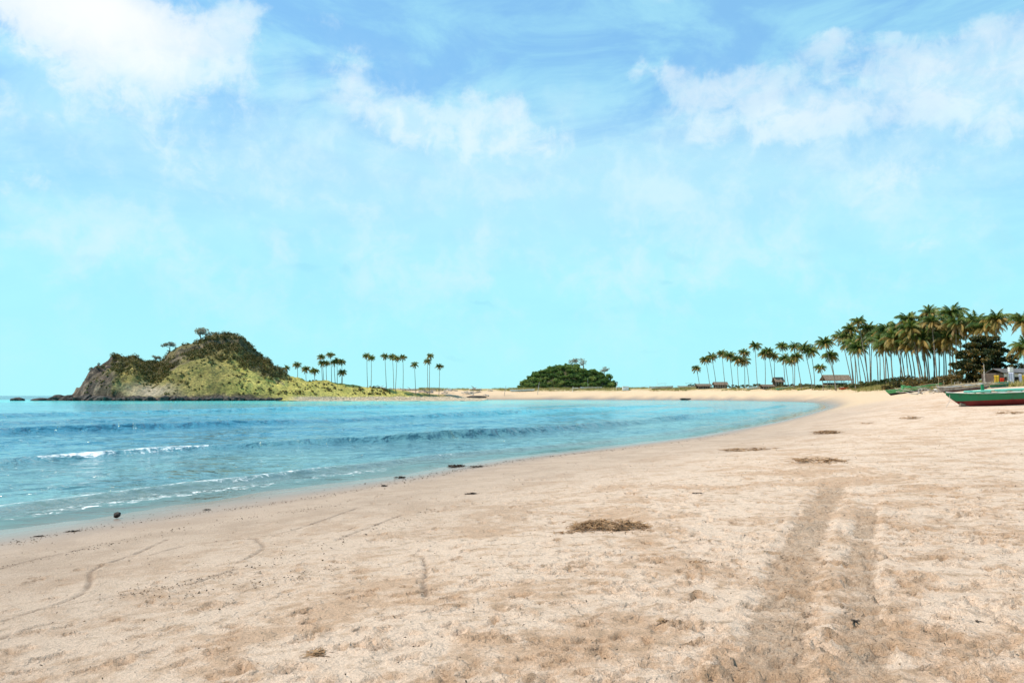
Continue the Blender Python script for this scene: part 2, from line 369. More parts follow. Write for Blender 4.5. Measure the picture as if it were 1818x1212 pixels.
    dry = g.mix(g.m('MULTIPLY', g.ss(g.m('ADD', n2, g.m('MULTIPLY', n3, .35)), .70, .86), .55), dry, (.33, .22, .135))
    moist = g.mix(g.ss(n1, .4, .62), (.49, .36, .268), (.42, .302, .22))
    moist = g.mix(g.m('MULTIPLY', g.ss(g.noise(g.vm('MULTIPLY', tc, (1, .55, 1)), 3.2, 6, .7), .60, .72), .4), moist, (.36, .25, .15))
    c = g.mix(g.attr('moist'), dry, moist)
    c = g.mix(g.m('MULTIPLY', g.attr('far'), .75), c, (.60, .43, .27))
    tk = g.mix(g.ss(n3, .38, .62), (.50, .355, .245), (.25, .165, .105))
    c = g.mix(g.m('MULTIPLY', g.ss(g.m('ADD', g.attr('track'), g.m('ADD', g.m('MULTIPLY_ADD', n3, 1.1, -.55), g.m('MULTIPLY_ADD', n2, .9, -.45))), .42, .95), g.ss(n1, .30, .58, .95, .50)), c, tk)
    c = g.mix(g.m('MULTIPLY', g.attr('foot'), g.ss(n1, .42, .60, .10, .65)), c, (.40, .26, .16))  # brown shade of the dents mixed into the sand colour
    grain = g.ss(g.m('ADD', g.m('MULTIPLY', n4, .6), g.m('MULTIPLY', n3, .4)), .36, .66, .70, 1.20)
    cm = g.node('ShaderNodeCombineColor'); [g.l.new(grain, cm.inputs[i]) for i in range(3)]
    c = g.mix(1.0, c, cm.outputs[0], 'MULTIPLY')
    c = g.mix(g.m('MULTIPLY', g.ss(g.noise(tc, 21, 3, .75), .685, .74), .75), c, (.11, .075, .05))
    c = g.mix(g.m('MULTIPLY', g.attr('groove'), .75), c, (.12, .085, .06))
    vegc = g.mix(g.ss(g.noise(tc, .35, 5, .6), .42, .6), (.27, .23, .09), (.48, .35, .19))
    c = g.mix(g.attr('veg'), c, vegc)
    w = g.attr('wet'); c = g.mix(g.m('MULTIPLY', w, .9), c, (.215, .158, .122))
    g.l.new(c, p.inputs['Base Color']); g.l.new(g.m('MULTIPLY_ADD', g.m('POWER', w, 1.4), -.68, .9), p.inputs['Roughness']); p.inputs['Specular IOR Level'].default_value = .3
    dryness = g.m('SUBTRACT', 1.0, w)
    # trodden crust: thin plates with broken edges
    k1 = g.ss(g.noise(g.vm('MULTIPLY', tc, (1, .8, 1)), 3.6, 4, .5, .15), .48, .54); k2 = g.ss(g.noise(tc, 10.0, 3, .5, .1), .51, .58)
    crust = g.m('MULTIPLY', g.m('ADD', k1, g.m('MULTIPLY', k2, .35)), g.m('SUBTRACT', 1.0, g.m('MULTIPLY', g.attr('moist'), .85)))
    h = g.m('ADD', g.m('MULTIPLY', n2, 1.0), g.m('MULTIPLY', n3, .35))
    b1 = g.bump(h, g.m('MULTIPLY', dryness, .5), .03); b1 = g.bump(crust, g.m('MULTIPLY', dryness, .8), .018, b1); b2 = g.bump(g.m('ADD', n3, g.m('MULTIPLY', n4, .5)), g.m('MULTIPLY', dryness, .8), .026, b1)
    g.l.new(b2, p.inputs['Normal'])
    o = link('beach', me, m); tag(o, 'wide pale sand beach with footprints and tyre tracks curving round the bay', kind='structure')
build_beach()

# ------------------------------------------------------------------ sea
def build_sea():
    X = axis(-32, 26, .17, -16000, 16000, 1.06); Y = axis(13, 60, .13, -300, 26000, 1.035)
    nx, ny = len(X), len(Y); gx, gy = np.meshgrid(X, Y); x = gx.ravel(); y = gy.ravel()
    d, al = shore(x, y); off = -d
    bay = smooth(-200, -20, y) * (1 - smooth(150, 240, y)) * (1 - smooth(90, 160, off))
    def crest(c, amp, w, seed, wob=1.5, ln=18):
        cc = c + wob * 2 * fbm(al / ln, al * 0, seed, 3); u = (off - cc) / w
        u = np.where(u < 0, u * 2.3, u * .8); A = amp * (.55 + .9 * smooth(-.2, .25, fbm(al / (ln * 1.6), al * 0, seed + 5, 2)))
        return A * np.exp(-u * u), u, cc
    z = np.zeros_like(x)
    c1, u1, cc1 = crest(15.2 - 4 * smooth(36, 52, y), .36, .85, 3, .5, 14); c2, _, _ = crest(40, .42, 1.4, 5, 1.2, 26)
    c3, _, _ = crest(86, .6, 2.2, 7, 3, 50); c4, _, _ = crest(2.5, .09, .55, 9, .5, 7); c5, _, _ = crest(60, .22, 2.4, 13, 3, 35); c6, _, _ = crest(25, .14, 1.3, 17, 2, 12)
    z += bay * (c1 + c2 + c3 + c5 + c6 + c4 * smooth(.8, 1.8, off))
    chop = smooth(1.0, 6, off) * (1 - smooth(90, 200, y))
    z += chop * (.15 * fbm(x * .30, y * .30, 23, 3) + .09 * fbm(x * .9, y * .9, 27, 3))
    z += .012 * fbm(x * .4, y * .4, 29, 2)
    foam = np.zeros_like(x)
    # the little breaker and the wash along the edge
    fx = smooth(-21, -17.5, x) * (1 - smooth(-14.9, -14.2, x))
    foam = np.maximum(foam, (.92 + 1.0 * fbm(al * .8, off * 2, 39, 3)) * fx * np.exp(-((off - cc1 + .15) / .62) ** 2) * (y < 60))
    foam = np.maximum(foam, .74 * smooth(-27, -23, x) * (1 - smooth(-19, -16.5, x)) * np.exp(-((off - cc1 - 1.9) / 1.3) ** 2))
    edge = .78 * np.exp(-((off - 1.25 - .7 * fbm(al * .5, al * 0, 33, 3)) / 1.0) ** 2) + .8 * np.exp(-((off - 2.6 - 1.6 * fbm(al * .3, al * 0, 35, 3)) / .5) ** 2)
    foam = np.maximum(foam, edge * (1 - .75 * smooth(24, 60, y)) * (.45 + .55 * smooth(-.3, .2, fbm(al * .22, al * 0, 37, 2))))
    foam = np.maximum(foam, .45 * np.exp(-((off - .15) / .14) ** 2))
    # water colour: clear over sand at the edge, blue in the bay, turquoise over the pale shallows below the headland
    k = np.array([(.20, .25, .20), (.11, .24, .26), (.055, .22, .305), (.075, .37, .45), (.08, .62, .60), (.012, .10, .18)])
    w1 = smooth(.8, 4.5, off)[:, None]; w2 = smooth(8, 24, off)[:, None]; w3 = smooth(60, 150, y)[:, None]
    col = k[0] * (1 - w1) + k[1] * w1; col = col * (1 - w2) + k[2] * w2; col = col * (1 - w3 * w1) + k[3] * w3 * w1
    tq = (smooth(190, 290, y + 40 * fbm(x * .012, y * .03, 43, 3)) * (1 - smooth(25, 110, off - 20) * (x < -150)) * (1 - .6 * smooth(-20, 60, x)))[:, None]; col = col * (1 - tq) + k[4] * tq
    dp = smooth(470, 700, np.hypot(x, y))[:, None]; col = col * (1 - dp) + k[5] * dp
    me = mesh_np('sea', np.stack([x, y, z], -1), grid_faces(nx, ny)); cattr(me, 'body', col); fattr(me, 'off', off); fattr(me, 'foam', foam)
    m, g, p = new_mat('sea_water'); tc = g.node('ShaderNodeTexCoord').outputs['Object']
    of = g.attr('off')
    # wind ripples at every size from swell to wavelet
    r1 = g.noise(tc, .14, 5, .46, .4); r2 = g.noise(g.vm('MULTIPLY', tc, (1.0, 1.2, 1)), .85, 4, .50, .4); r3 = g.noise(tc, .05, 5, .6, .3)
    calm = g.ss(of, .9, 4.5, .06, 1.0)
    b = g.bump(r1, g.m('MULTIPLY', calm, 1.0), 2.4); b = g.bump(r2, g.m('MULTIPLY', calm, 1.0), .75, b)
    p.inputs['Roughness'].default_value = .09; p.inputs['IOR'].default_value = 1.333; p.inputs['Specular IOR Level'].default_value = .5
    bc = g.attr('body', 0); bc = g.mix(g.m('MULTIPLY', g.ss(r3, .4, .62), .35), bc, (.02, .13, .22))
    fn = g.noise(g.vm('MULTIPLY', tc, (1, .8, 1)), 3.6, 9, .76, .5); fm = g.ss(g.m('ADD', g.m('MULTIPLY', g.attr('foam'), .45), fn), .80, .97)
    g.l.new(g.mix(fm, bc, (.82, .84, .84)), p.inputs['Base Color']); g.l.new(g.m('MULTIPLY_ADD', fm, .7, .09), p.inputs['Roughness']); g.l.new(b, p.inputs['Normal'])
    # thin water over the sand lets the bottom show
    refr = g.node('ShaderNodeBsdfTransparent'); gl = g.node('ShaderNodeBsdfGlossy'); gl.inputs['Roughness'].default_value = .06; g.l.new(b, gl.inputs['Normal'])
    refr.inputs[0].default_value = (.86, .95, .95, 1)
    fr = g.node('ShaderNodeFresnel'); fr.inputs[0].default_value = 1.333; g.l.new(b, fr.inputs['Normal'])
    thin = g.node('ShaderNodeMixShader'); g.l.new(fr.outputs[0], thin.inputs[0]); g.l.new(refr.outputs[0], thin.inputs[1]); g.l.new(gl.outputs[0], thin.inputs[2])
    mx = g.node('ShaderNodeMixShader'); g.l.new(g.m('MAXIMUM', g.ss(of, .1, 3.2), fm), mx.inputs[0]); g.l.new(thin.outputs[0], mx.inputs[1]); g.l.new(p.outputs[0], mx.inputs[2])
    g.l.new(mx.outputs[0], g.n['Material Output'].inputs[0])
    tag(link('sea', me, m), 'clear blue sea in the bay with low swells and a small breaker', kind='structure')
build_sea()

# ------------------------------------------------------------------ foliage builders
def leaf_quads(P, N, size, aspect=.5, jitter=.8):
    """one small leaf face at each point, turned about its outward direction"""
    n = len(P); N = N + jitter * rng.standard_normal((n, 3)); N /= np.linalg.norm(N, axis=1)[:, None] + 1e-9
    T = np.cross(N, rng.standard_normal((n, 3))); T /= np.linalg.norm(T, axis=1)[:, None] + 1e-9; B = np.cross(N, T)
    s = (size * rng.uniform(.6, 1.3, n))[:, None]
    V = np.stack([P - T * s, P - B * s * aspect, P + T * s, P + B * s * aspect], 1).reshape(-1, 3)
    return V, np.arange(4 * n).reshape(n, 4)
def clump_points(C, r, per, flat=.7, shell=.55):
    C = np.repeat(C, per, 0); r = np.repeat(r, per); v = rng.standard_normal((len(C), 3)); v /= np.linalg.norm(v, axis=1)[:, None]
    q = (shell + (1 - shell) * rng.random(len(C))) ; w = v * (r * q)[:, None]; w[:, 2] *= flat
    return C + w, v
def foliage(name, C, r, per, size, mat, parent=None, flat=.7, aspect=.5):
    P, N = clump_points(np.asarray(C, float), np.asarray(r, float), per, flat); V, Fq = leaf_quads(P, N, size, aspect)
    return link(name, mesh_np(name, V, Fq, False), mat, parent)
def branch_tree(mb, p, d, L, r, depth, tips, spread=.7, up=.15):
    p = Vector(p); d = Vector(d).normalized(); q = p + d * L * .5 + Vector((random.uniform(-1, 1), random.uniform(-1, 1), 0)) * L * .06; e = p + d * L
    mb.tube([p, q, e], [r, r * .82, r * .62], 5, False); tips.append((e, depth))
    if depth == 0: return
    for k in range(random.choice((2, 3)) if depth > 1 else 3):
        v = d + Vector((random.gauss(0, 1), random.gauss(0, 1), random.gauss(0, .5))) * spread; v.z += up
        branch_tree(mb, e, v, L * random.uniform(.6, .82), r * .58, depth - 1, tips, spread, up)

MAT = {}
MAT['bark'] = simple('grey_bark', (.19, .145, .11), (.10, .075, .055), 1.5, .9, .5)
MAT['palm_bark'] = simple('palm_bark', (.27, .22, .17), (.15, .115, .085), 1.2, .9, .5, rnd=.4)
MAT['frond'] = leafmat('palm_frond', [(.04, .078, .02), (.14, .195, .048), (.30, .28, .08)], .5, .40, .42)
MAT['frond_old'] = leafmat('palm_frond_turning', [(.13, .115, .03), (.32, .215, .06), (.44, .28, .09)], .5, .3, .55)
MAT['frond_dead'] = leafmat('palm_frond_dry', [(.12, .075, .035), (.27, .17, .075), (.38, .26, .13)], .5, .2, .75)
MAT['scrub'] = leafmat('scrub_leaves', [(.012, .022, .007), (.04, .055, .014), (.10, .085, .022), (.20, .135, .05)], .16, .28)
MAT['scrub_grey'] = leafmat('dry_scrub_leaves', [(.07, .075, .025), (.19, .165, .06), (.32, .25, .12)], .16, .25)
MAT['wood_green'] = leafmat('islet_leaves', [(.012, .030, .010), (.030, .075, .022), (.065, .13, .028), (.12, .15, .04)], .10, .3)
MAT['islet_tree'] = leafmat('islet_tree_leaves', [(.025, .06, .016), (.08, .165, .038), (.17, .26, .06), (.28, .29, .09)], .12, .38)
MAT['almond'] = leafmat('almond_leaves', [(.010, .022, .006), (.028, .046, .012), (.11, .085, .022), (.32, .185, .055)], .5, .28)
MAT['grass_dry'] = leafmat('beach_grass', [(.12, .13, .03), (.30, .26, .09), (.46, .35, .16)], .2, .3)
MAT['drift'] = simple('driftwood', (.50, .45, .40), (.27, .23, .20), 2.0, .85, .5, rnd=.5)
MAT['rock_dark'] = simple('dark_rock', (.075, .062, .052), (.022, .018, .016), .9, .8, .8, 3.0, .3)
MAT['thatch'] = simple('thatch', (.25, .19, .14), (.12, .085, .06), 2.0, .95, .8, 12, .06)
MAT['bamboo'] = simple('bamboo', (.42, .34, .21), (.25, .19, .11), 3.0, .6, .3, rnd=.4)
MAT['weed'] = simple('dry_seaweed', (.42, .25, .125), (.16, .09, .045), 9, .85, .3, lo=.3, hi=.7)
MAT['black_debris'] = simple('dark_debris', (.085, .06, .042), (.028, .02, .015), 8, .8, .4)

# ------------------------------------------------------------------ headland
_prof = np.array([(60, 720), (88, 716), (95, 709), (122, 706), (133, 700), (146, 682), (158, 662), (170, 653), (188, 645), (205, 638), (236, 640), (258, 652), (280, 654), (291, 646), (299, 628), (318, 614), (345, 603),
                  (370, 598), (398, 588), (420, 592), (442, 608), (460, 626), (480, 645), (500, 660), (514, 670), (560, 674), (610, 679), (650, 686), (700, 690), (740, 696), (790, 700), (850, 703)], float)
def head_h(x, y):
    """height of the headland; ridge line, a grassy spur before it, low tail of dunes"""
    u = 909 + x / y * F
    ridge = (702 - np.interp(u, _prof[:, 0], _prof[:, 1])) * 432 / F + 2.6
    wmain = 1 - smooth(505, 560, u)
    ys = np.interp(u, [95, 130, 200, 300, 440, 520, 600, 720, 850], [410, 392, 379, 377, 393, 412, 440, 458, 468])
    yr = np.interp(u, [95, 150, 215, 300, 400, 470, 520, 620, 740, 850], [425, 424, 428, 436, 446, 452, 452, 462, 474, 484])
    t = (y - ys) / (yr - ys)
    front = np.where(t < 1, np.clip(t, -.4, 1), 1 - np.clip((t - 1) * .9, 0, 3))
    steep = np.interp(u, [95, 150, 220, 300, 420, 520, 850], [.35, .4, .55, .8, .95, .9, .8])
    h = ridge * np.sign(front) * np.abs(front) ** steep
    sp = (702 - np.interp(u, [180, 235, 290, 330, 370, 395, 430, 460, 500], [706, 690, 668, 646, 637, 645, 672, 697, 712])) * 405 / F + 2.6
    ts = (y - ys) / 26.0; spur = sp * np.clip(ts, -.3, 1) ** 1 * np.where(ts > 1, np.exp(-((ts - 1) / .8) ** 2), 1)
    h = np.maximum(h * np.where((ts > .9) & (ts < 2) & (u > 290) & (u < 470), .93, 1), spur * wmain)
    h = np.where(ridge < .3, -2.0, h)
    n = fbm(x * .045, y * .045, 201, 4) * 6 + fbm(x * .16, y * .16, 205, 4) * 3.2
    gul = -np.abs(fbm(x * .09, y * .02, 209, 3)) * 7 - np.abs(fbm(x * .21, y * .12, 211, 4)) * 5 + 1.2
    a = smooth(0, 8, h)
    h = h + a * (n + gul + 1.0) * np.interp(u, [95, 520, 620, 850], [1, .75, .3, .12])
    cl = 1 - smooth(200, 290, u); h = h + cl * smooth(.5, 5, h) * (8.0 * fbm(x * .22, y * .22, 213, 5) - 3 * np.abs(fbm(x * .16, y * .05, 217, 3)))
    return h, u, t, ts
def build_headland():
    X = np.arange(-300, -15, .8); Y = np.concatenate([np.arange(366, 470, .7), np.arange(470, 560, 2.5)])
    gx, gy = np.meshgrid(X, Y); x = gx.ravel(); y = gy.ravel(); h, u, t, ts = head_h(x, y)
    h = np.maximum(h, -2.0) + np.where(h < 3, .8 * fbm(x * .3, y * .3, 219, 3), 0)
    H = h.reshape(gx.shape); gy_, gx_ = np.gradient(H, Y, X); slope = np.hypot(gx_, gy_).ravel()
    n = fbm(x * .05, y * .05, 221, 4); n2 = fbm(x * .2, y * .2, 223, 4)
    rock = np.clip((1 - smooth(175, 222, u + 90 * n)) + (1 - smooth(1.6, 4.2, h + 4.0 * n2)) * (1 - smooth(430, 520, u)) + smooth(1.2, 2.2, slope) * .6 * (u < 500) + .8 * smooth(.10, .22, fbm(x * .07, y * .07, 241, 4)) * (t > .45) * (u < 505), 0, 1)
    pale = np.exp(-((u - 262 - 60 * n) / 48) ** 2) * (1 - smooth(5, 10.5, h + 4 * n2)) * smooth(1.5, 3, h + n2)
    grass = np.stack([np.interp(n2, [-.35, 0, .3], v) for v in ((.17, .30, .42), (.15, .25, .33), (.035, .065, .10))], -1)
    bright = np.clip(smooth(385, 450, u + 45 * n) * (1 - smooth(700, 780, u)), 0, 1)[:, None]
    grass = grass * (1 - bright) + np.stack([np.interp(n2, [-.3, .25], v) for v in ((.40, .60), (.37, .51), (.075, .13))], -1) * bright
    soil = np.array([.15, .115, .055]); upper = (smooth(.55, .9, t) * (1 - smooth(495, 530, u)))[:, None]
    c = grass * (1 - .75 * upper) + soil * .75 * upper
    rk = np.stack([np.interp(n2 + .7 * fbm(x * .6, y * .6, 227, 3), [-.3, .0, .3], v) for v in ((.028, .10, .30), (.021, .072, .22), (.016, .052, .155))], -1)
    c = c * (1 - pale[:, None]) + np.array([.46, .375, .26]) * pale[:, None]; r_ = np.clip(rock - pale * .8, 0, 1)[:, None]; c = c * (1 - r_) + rk * r_
    sand = (1 - smooth(1.5, 2.6, h + n2))[:, None] * smooth(500, 540, u)[:, None]; c = c * (1 - sand) + np.array([.6, .47, .32]) * sand
    me = mesh_np('headland', np.stack([x, y, h], -1), grid_faces(len(X), len(Y))); cattr(me, 'tone', c)
    m, g, p = new_mat('headland_ground'); tc = g.node('ShaderNodeTexCoord').outputs['Object']
    v = g.ss(g.noise(tc, .8, 6, .7), .3, .7, .45, 1.45); cm = g.node('ShaderNodeCombineColor'); [g.l.new(v, cm.inputs[i]) for i in range(3)]
    g.l.new(g.mix(1.0, g.attr('tone', 0), cm.outputs[0], 'MULTIPLY'), p.inputs['Base Color']); p.inputs['Roughness'].default_value = .95
    g.l.new(g.bump(g.noise(tc, .45, 8, .72), 1.0, 3.0), p.inputs['Normal'])
    tag(link('headland', me, m), 'rocky headland with dry grass slopes running down to the sandy spit', kind='structure')
    # scrub in the hollows and along the top
    K = 60000; ax = rng.uniform(-265, -40, K); ay = rng.uniform(374, 480, K); hh, uu, tt, s2 = head_h(ax, ay)
    nn = fbm(ax * .035, ay * .035, 231, 4); nf = fbm(ax * .12, ay * .12, 235, 3)
    pr = np.zeros(K)
    pr += .95 * smooth(.52, .72, tt + .35 * nn) * (tt < 1.15) * (uu > 285) * (uu < 515) * smooth(-.22, .10, nn + nf + .25 * np.exp(-((uu - 385) / 45) ** 2))
    pr += .9 * ((uu > 198) & (uu < 300)) * smooth(.40, .55, tt + .6 * nn) * smooth(-.35, -.1, nf) * (tt < 1.2)
    pr += .22 * smooth(.02, .2, nf) * (uu > 160) * (uu < 520)
    pr += .8 * smooth(.0, .12, nn + .3 * nf - .16) * (uu > 440) * (uu < 760) * (tt > .1) * (tt < 1.1)
    pr += .10 * smooth(.05, .2, nf) * (uu > 520) * (uu < 740) * (tt > .05) * (tt < 1.05)
    pr += .95 * np.exp(-((uu - 583) / 30) ** 2) * (tt > .04) * (tt < .8) * smooth(-.2, .1, nf)
    pr += .22 * (uu > 150) * (uu < 530) * smooth(-.20, .1, nf)
    pr *= (hh > 3.0) * (1 - .85 * np.exp(-((uu - 400) / 24) ** 2) * (tt < .55))
    k = rng.random(K) < pr * .30; ax, ay, hh, uu = ax[k], ay[k], hh[k], uu[k]
    thin = pr[k] < .45; rr = rng.uniform(.7, 1.9, len(ax)) * np.where(uu > 530, .75, 1.0) * np.where(thin, .5, 1); C = np.stack([ax, ay, hh + rr * .45], -1); g_ = rng.random(len(ax)) < np.where(thin, .72, .2)
    for nm, s_, mt, lb in (('scrub', ~g_, 'scrub', 'dark green and rusty scrub covering the top and hollows of the headland'), ('dry_scrub', g_, 'scrub_grey', 'pale dry scrub scattered over the headland slopes')):
        tag(foliage(nm, C[s_], rr[s_], 26, .38, MAT[mt], None, .75), lb, kind='stuff')
build_headland()
def head_z(x, y): return float(head_h(np.array([x]), np.array([y]))[0][0])

def rock_mesh(name, r, seed, n=3, amp=.45, flat=.7):
    bm = bmesh.new(); bmesh.ops.create_icosphere(bm, subdivisions=n, radius=1)
    for v in bm.verts:
        p = np.array(v.co); q = 1 + amp * 2 * (fbm(np.array([p[0] * 1.3 + seed]), np.array([p[1] * 1.3 + p[2] * 1.7]), seed, 3)[0])
        v.co = Vector((p[0] * r[0] * q, p[1] * r[1] * q, p[2] * r[2] * q * flat))
    me = bpy.data.meshes.new(name); bm.to_mesh(me); bm.free(); return me
for px, w, h, Y, lb in ((32, 3.2, 2.3, 400, 'lone dark boulder standing in the sea off the headland point'), (72, 4.0, 1.6, 398, 'low flat dark rock awash between the lone boulder and the point'),
                        (88, 3.0, 1.9, 399, 'humped dark rock awash next to the point of the headland'), (104, 4.2, 4.0, 400, 'tall dark sea rock touching the point of the headland'), (118, 3.6, 4.6, 398, 'jagged dark rock at the foot of the cliff')):
    p = at(px, 709, Y); o = link('sea_rock', rock_mesh('sea_rock', (w, w * .8, h), px, 3), MAT['rock_dark']); o.location = (p[0], Y, .2); tag(o, lb, 'rock', 'rocks off the point')
# ledge of broken rock along the foot of the headland
def build_ledge():
    mb = MB(); 
    for k in range(260):
        u = random.uniform(125, 500); x = (u - 909) / F * 388; ys = float(np.interp(u, [95, 130, 200, 300, 440, 520], [410, 392, 379, 377, 393, 412])) + random.uniform(-3, 2.0)
        s = random.uniform(.7, 2.4) * (1.25 if u < 200 else 1 if u < 420 else .6); bm = bmesh.new(); bmesh.ops.create_icosphere(bm, subdivisions=1, radius=1)
        M = Matrix.Rotation(random.random() * 6, 3, 'Z'); j = [Vector((random.gauss(0, .16), random.gauss(0, .16), random.gauss(0, .16))) for _ in bm.verts]
        x = (u - 909) / F * ys
        vs = [M @ Vector(((v.co.x + a.x) * s * 1.5, (v.co.y + a.y) * s, (v.co.z + a.z) * s * .75)) + Vector((x, ys, random.uniform(.1, .9))) for v, a in zip(bm.verts, j)]
        mb.add(vs, [[v.index for v in f.verts] for f in bm.faces]); bm.free()
    tag(mb.build('shore_rocks', MAT['rock_dark']), 'jumbled dark rocks along the waterline of the headland', kind='stuff')
build_ledge()

def bare_tree(name, base, H, label, depth=4, spread=.75, leaf=None, seed=1, group=None, trunk=.22, tr=.030):
    random.seed(seed); e = empty(name, base); mb = MB(); tips = []
    branch_tree(mb, (0, 0, -.3), (random.uniform(-.1, .1), 0, 1), H * trunk, H * tr, depth, tips, spread, .12)
    mb.build('trunk', MAT['drift_bark'], e)
    C = np.array([t[0][:] for t in tips if t[1] <= 1]); foliage('crown', C, np.full(len(C), H * .10), 12, H * .028, leaf or MAT['scrub_grey'], e, .6)
    tag(e, label, 'tree', group); return e
MAT['drift_bark'] = simple('pale_bark', (.33, .29, .26), (.20, .17, .15), 1.5, .9, .4)
MAT['sparse'] = leafmat('sparse_grey_leaves', [(.16, .17, .16), (.27, .27, .24), (.38, .33, .28)], .4, .35)
for px, H, Y, lb, sd in ((356, 17, 446, 'spreading grey leafless tree on the summit of the headland', 3), (300, 12, 437, 'small bare tree leaning out from the summit shoulder', 5), (276, 9.0, 433, 'thin low bare tree in the saddle of the headland', 8)):
    x = (px - 909) / F * Y; bare_tree('bare_tree', (x, Y, head_z(x, Y) - .2), H, lb, 4, 1.05, MAT['sparse'], sd)

# ------------------------------------------------------------------ islet
def build_islet():
    Y0 = 640.0; k = Y0 / F
    pr = np.array([(900, 700), (915, 690), (930, 678), (945, 668), (965, 659), (985, 651), (1003, 648), (1020, 651), (1035, 658), (1045, 660), (1060, 660), (1076, 667), (1088, 679), (1096, 695)], float)
    X = np.arange(-12, 98, 1.2); Yg = np.arange(600, 690, 1.5); gx, gy = np.meshgrid(X, Yg); x = gx.ravel(); y = gy.ravel()
    def hh(x, y):
        u = 909 + x / Y0 * F; r = (702 - np.interp(u, pr[:, 0], pr[:, 1])) * k
        return r * np.clip(1 - np.abs((y - Y0) / 36) ** 2.2, -1, 1) + 5.5 * fbm(x * .09, y * .09, 301, 3)
    z = np.maximum(hh(x, y), -1) 
    me = mesh_np('islet', np.stack([x, y, z], -1), grid_faces(len(X), len(Yg)))
    tag(link('islet', me, simple('islet_soil', (.10, .085, .045), (.04, .04, .02), .3, .95, .6, 1.0, .4)), 'steep little hill behind the far beach under dense woods', kind='structure')
    K = 1500; ax = rng.uniform(-4, 90, K); ay = rng.uniform(604, 650, K); h = hh(ax, ay); s = h > 1.2
    ax, ay, h = ax[s], ay[s], h[s]; r = rng.uniform(.9, 2.0, len(ax)) * np.clip(h / 9, .45, 1); C = np.stack([ax, ay, h + r * .6], -1)
    tag(foliage('islet_woods', C, r, 34, .62, MAT['wood_green'], None, .85), 'dense green woods covering the islet hill', kind='stuff')
    variants = []
    for v in range(5):
        rd = random.Random(900 + v); C_ = [(0, 0, 2.6)]; r_ = [2.0]
        for q in range(9):
            a = rd.random() * 6.3; w_ = rd.uniform(.8, 2.9); C_.append((w_ * math.cos(a), w_ * math.sin(a), 2.0 + rd.uniform(-.6, 2.0) * (1 - w_ / 3.6))); r_.append(rd.uniform(.9, 1.7))
        P, N = clump_points(np.array(C_), np.array(r_), 60, .75); V, Fq = leaf_quads(P, N, .42); cm = mesh_np('crown', V, Fq, False); cm.materials.append(MAT['islet_tree'])
        tm = MB().tube([(0, 0, -2.5), (.2, 0, 0), (0, .2, 2.6)], [.35, .28, .12], 6).mesh('trunk'); tm.materials.append(MAT['bark']); variants.append((tm, cm))
    rd = random.Random(31); spots = []
    for q in range(4000):
        x_, y_ = rd.uniform(-3, 89), rd.uniform(606, 642); h_ = float(hh(np.array([x_]), np.array([y_]))[0])
        if h_ < 1.5 or any((x_ - a) ** 2 + ((y_ - b) * .9) ** 2 < 19 for a, b, _ in spots): continue
        spots.append((x_, y_, h_))
    for q, (x_, y_, h_) in enumerate(spots):
        e = empty('broadleaf_tree', (x_, y_, h_), rd.random() * 6.3); sc_ = rd.uniform(.75, 1.25) * min(1, .55 + h_ / 22); e.scale = (sc_, sc_, sc_ * rd.uniform(.85, 1.2)); tm, cm = variants[q % 5]
        link('trunk', tm, None, e); link('crown', cm, None, e); top_ = h_ > 17
        tag(e, 'tree on the crest of the dense islet woods' if top_ else 'tree low on the slope of the islet woods above the beach' if h_ < 7 else 'tree halfway up the wooded islet slope', 'tree', 'trees of the islet woods')
    x = (1036 - 909) * k; bare_tree('bare_tree', (x, Y0, hh(np.array([x]), np.array([Y0]))[0]), 21.0, 'wide bare pale tree rising above the islet woods', 4, .85, MAT['sparse'], 12, None, .34, .035)
    x = (1070 - 909) * k; bare_tree('bare_tree', (x, Y0, hh(np.array([x]), np.array([Y0]))[0]), 13.0, 'round greyish tree at the end of the islet crest', 4, .9, MAT['sparse'], 15, None, .28, .03)
build_islet()

# ------------------------------------------------------------------ palms
def frond_mesh(name, el0, bend, mat, L=1.0, n=18, hang=.6, seed=0):
    rnd = random.Random(seed); pts = []; p = Vector((0, 0, 0)); ds = L / n
    for i in range(n + 1):
        pts.append(p.copy()); a = R(el0 - bend * (i / n) ** 1.3); p = p + Vector((math.cos(a), 0, math.sin(a))) * ds
    mb = MB(); mb.tube(pts[::3], [.012 * (1 - .8 * i / n) for i in range(0, n + 1, 3)], 3, False)
    for i in range(2, n + 1):
        t = i / n; l = L * .29 * (math.sin(PI * min(1, t * .86 + .13)) ** .7) * rnd.uniform(.8, 1.1)
        ax = (pts[i] - pts[i - 1]).normalized()
        for sgn in (-1, 1):
            for j in (0, .5):
                b = pts[i - 1].lerp(pts[i], j) if i < n else pts[i]
                d = (ax * .62 + Vector((0, sgn, 0)) * .75 + Vector((0, 0, -hang * rnd.uniform(.6, 1.3)))).normalized()
                e = b + d * l; e.z -= l * .18; w = ax * .023 * L
                mb.add([b - w, b + w, e], [(0, 1, 2)])
    me = mb.mesh(name); me.materials.append(MAT[mat]); return me
FR = {'up': [frond_mesh('frond', 78, 70, 'frond', seed=i) for i in range(2)], 'mid': [frond_mesh('frond', 52, 120, 'frond', hang=.8, seed=5 + i) for i in range(3)],
      'low': [frond_mesh('frond', 14, 100, 'frond', hang=.8, seed=9), frond_mesh('frond', 16, 105, 'frond_old', hang=.8, seed=10)],
      'dead': [frond_mesh('frond', -28, 60, 'frond_old', hang=.9, seed=13), frond_mesh('frond', -45, 42, 'frond_dead', hang=1.0, seed=14)]}
MAT['coconut'] = simple('coconut_husk', (.20, .20, .05), (.22, .12, .04), 3, .6, .1)
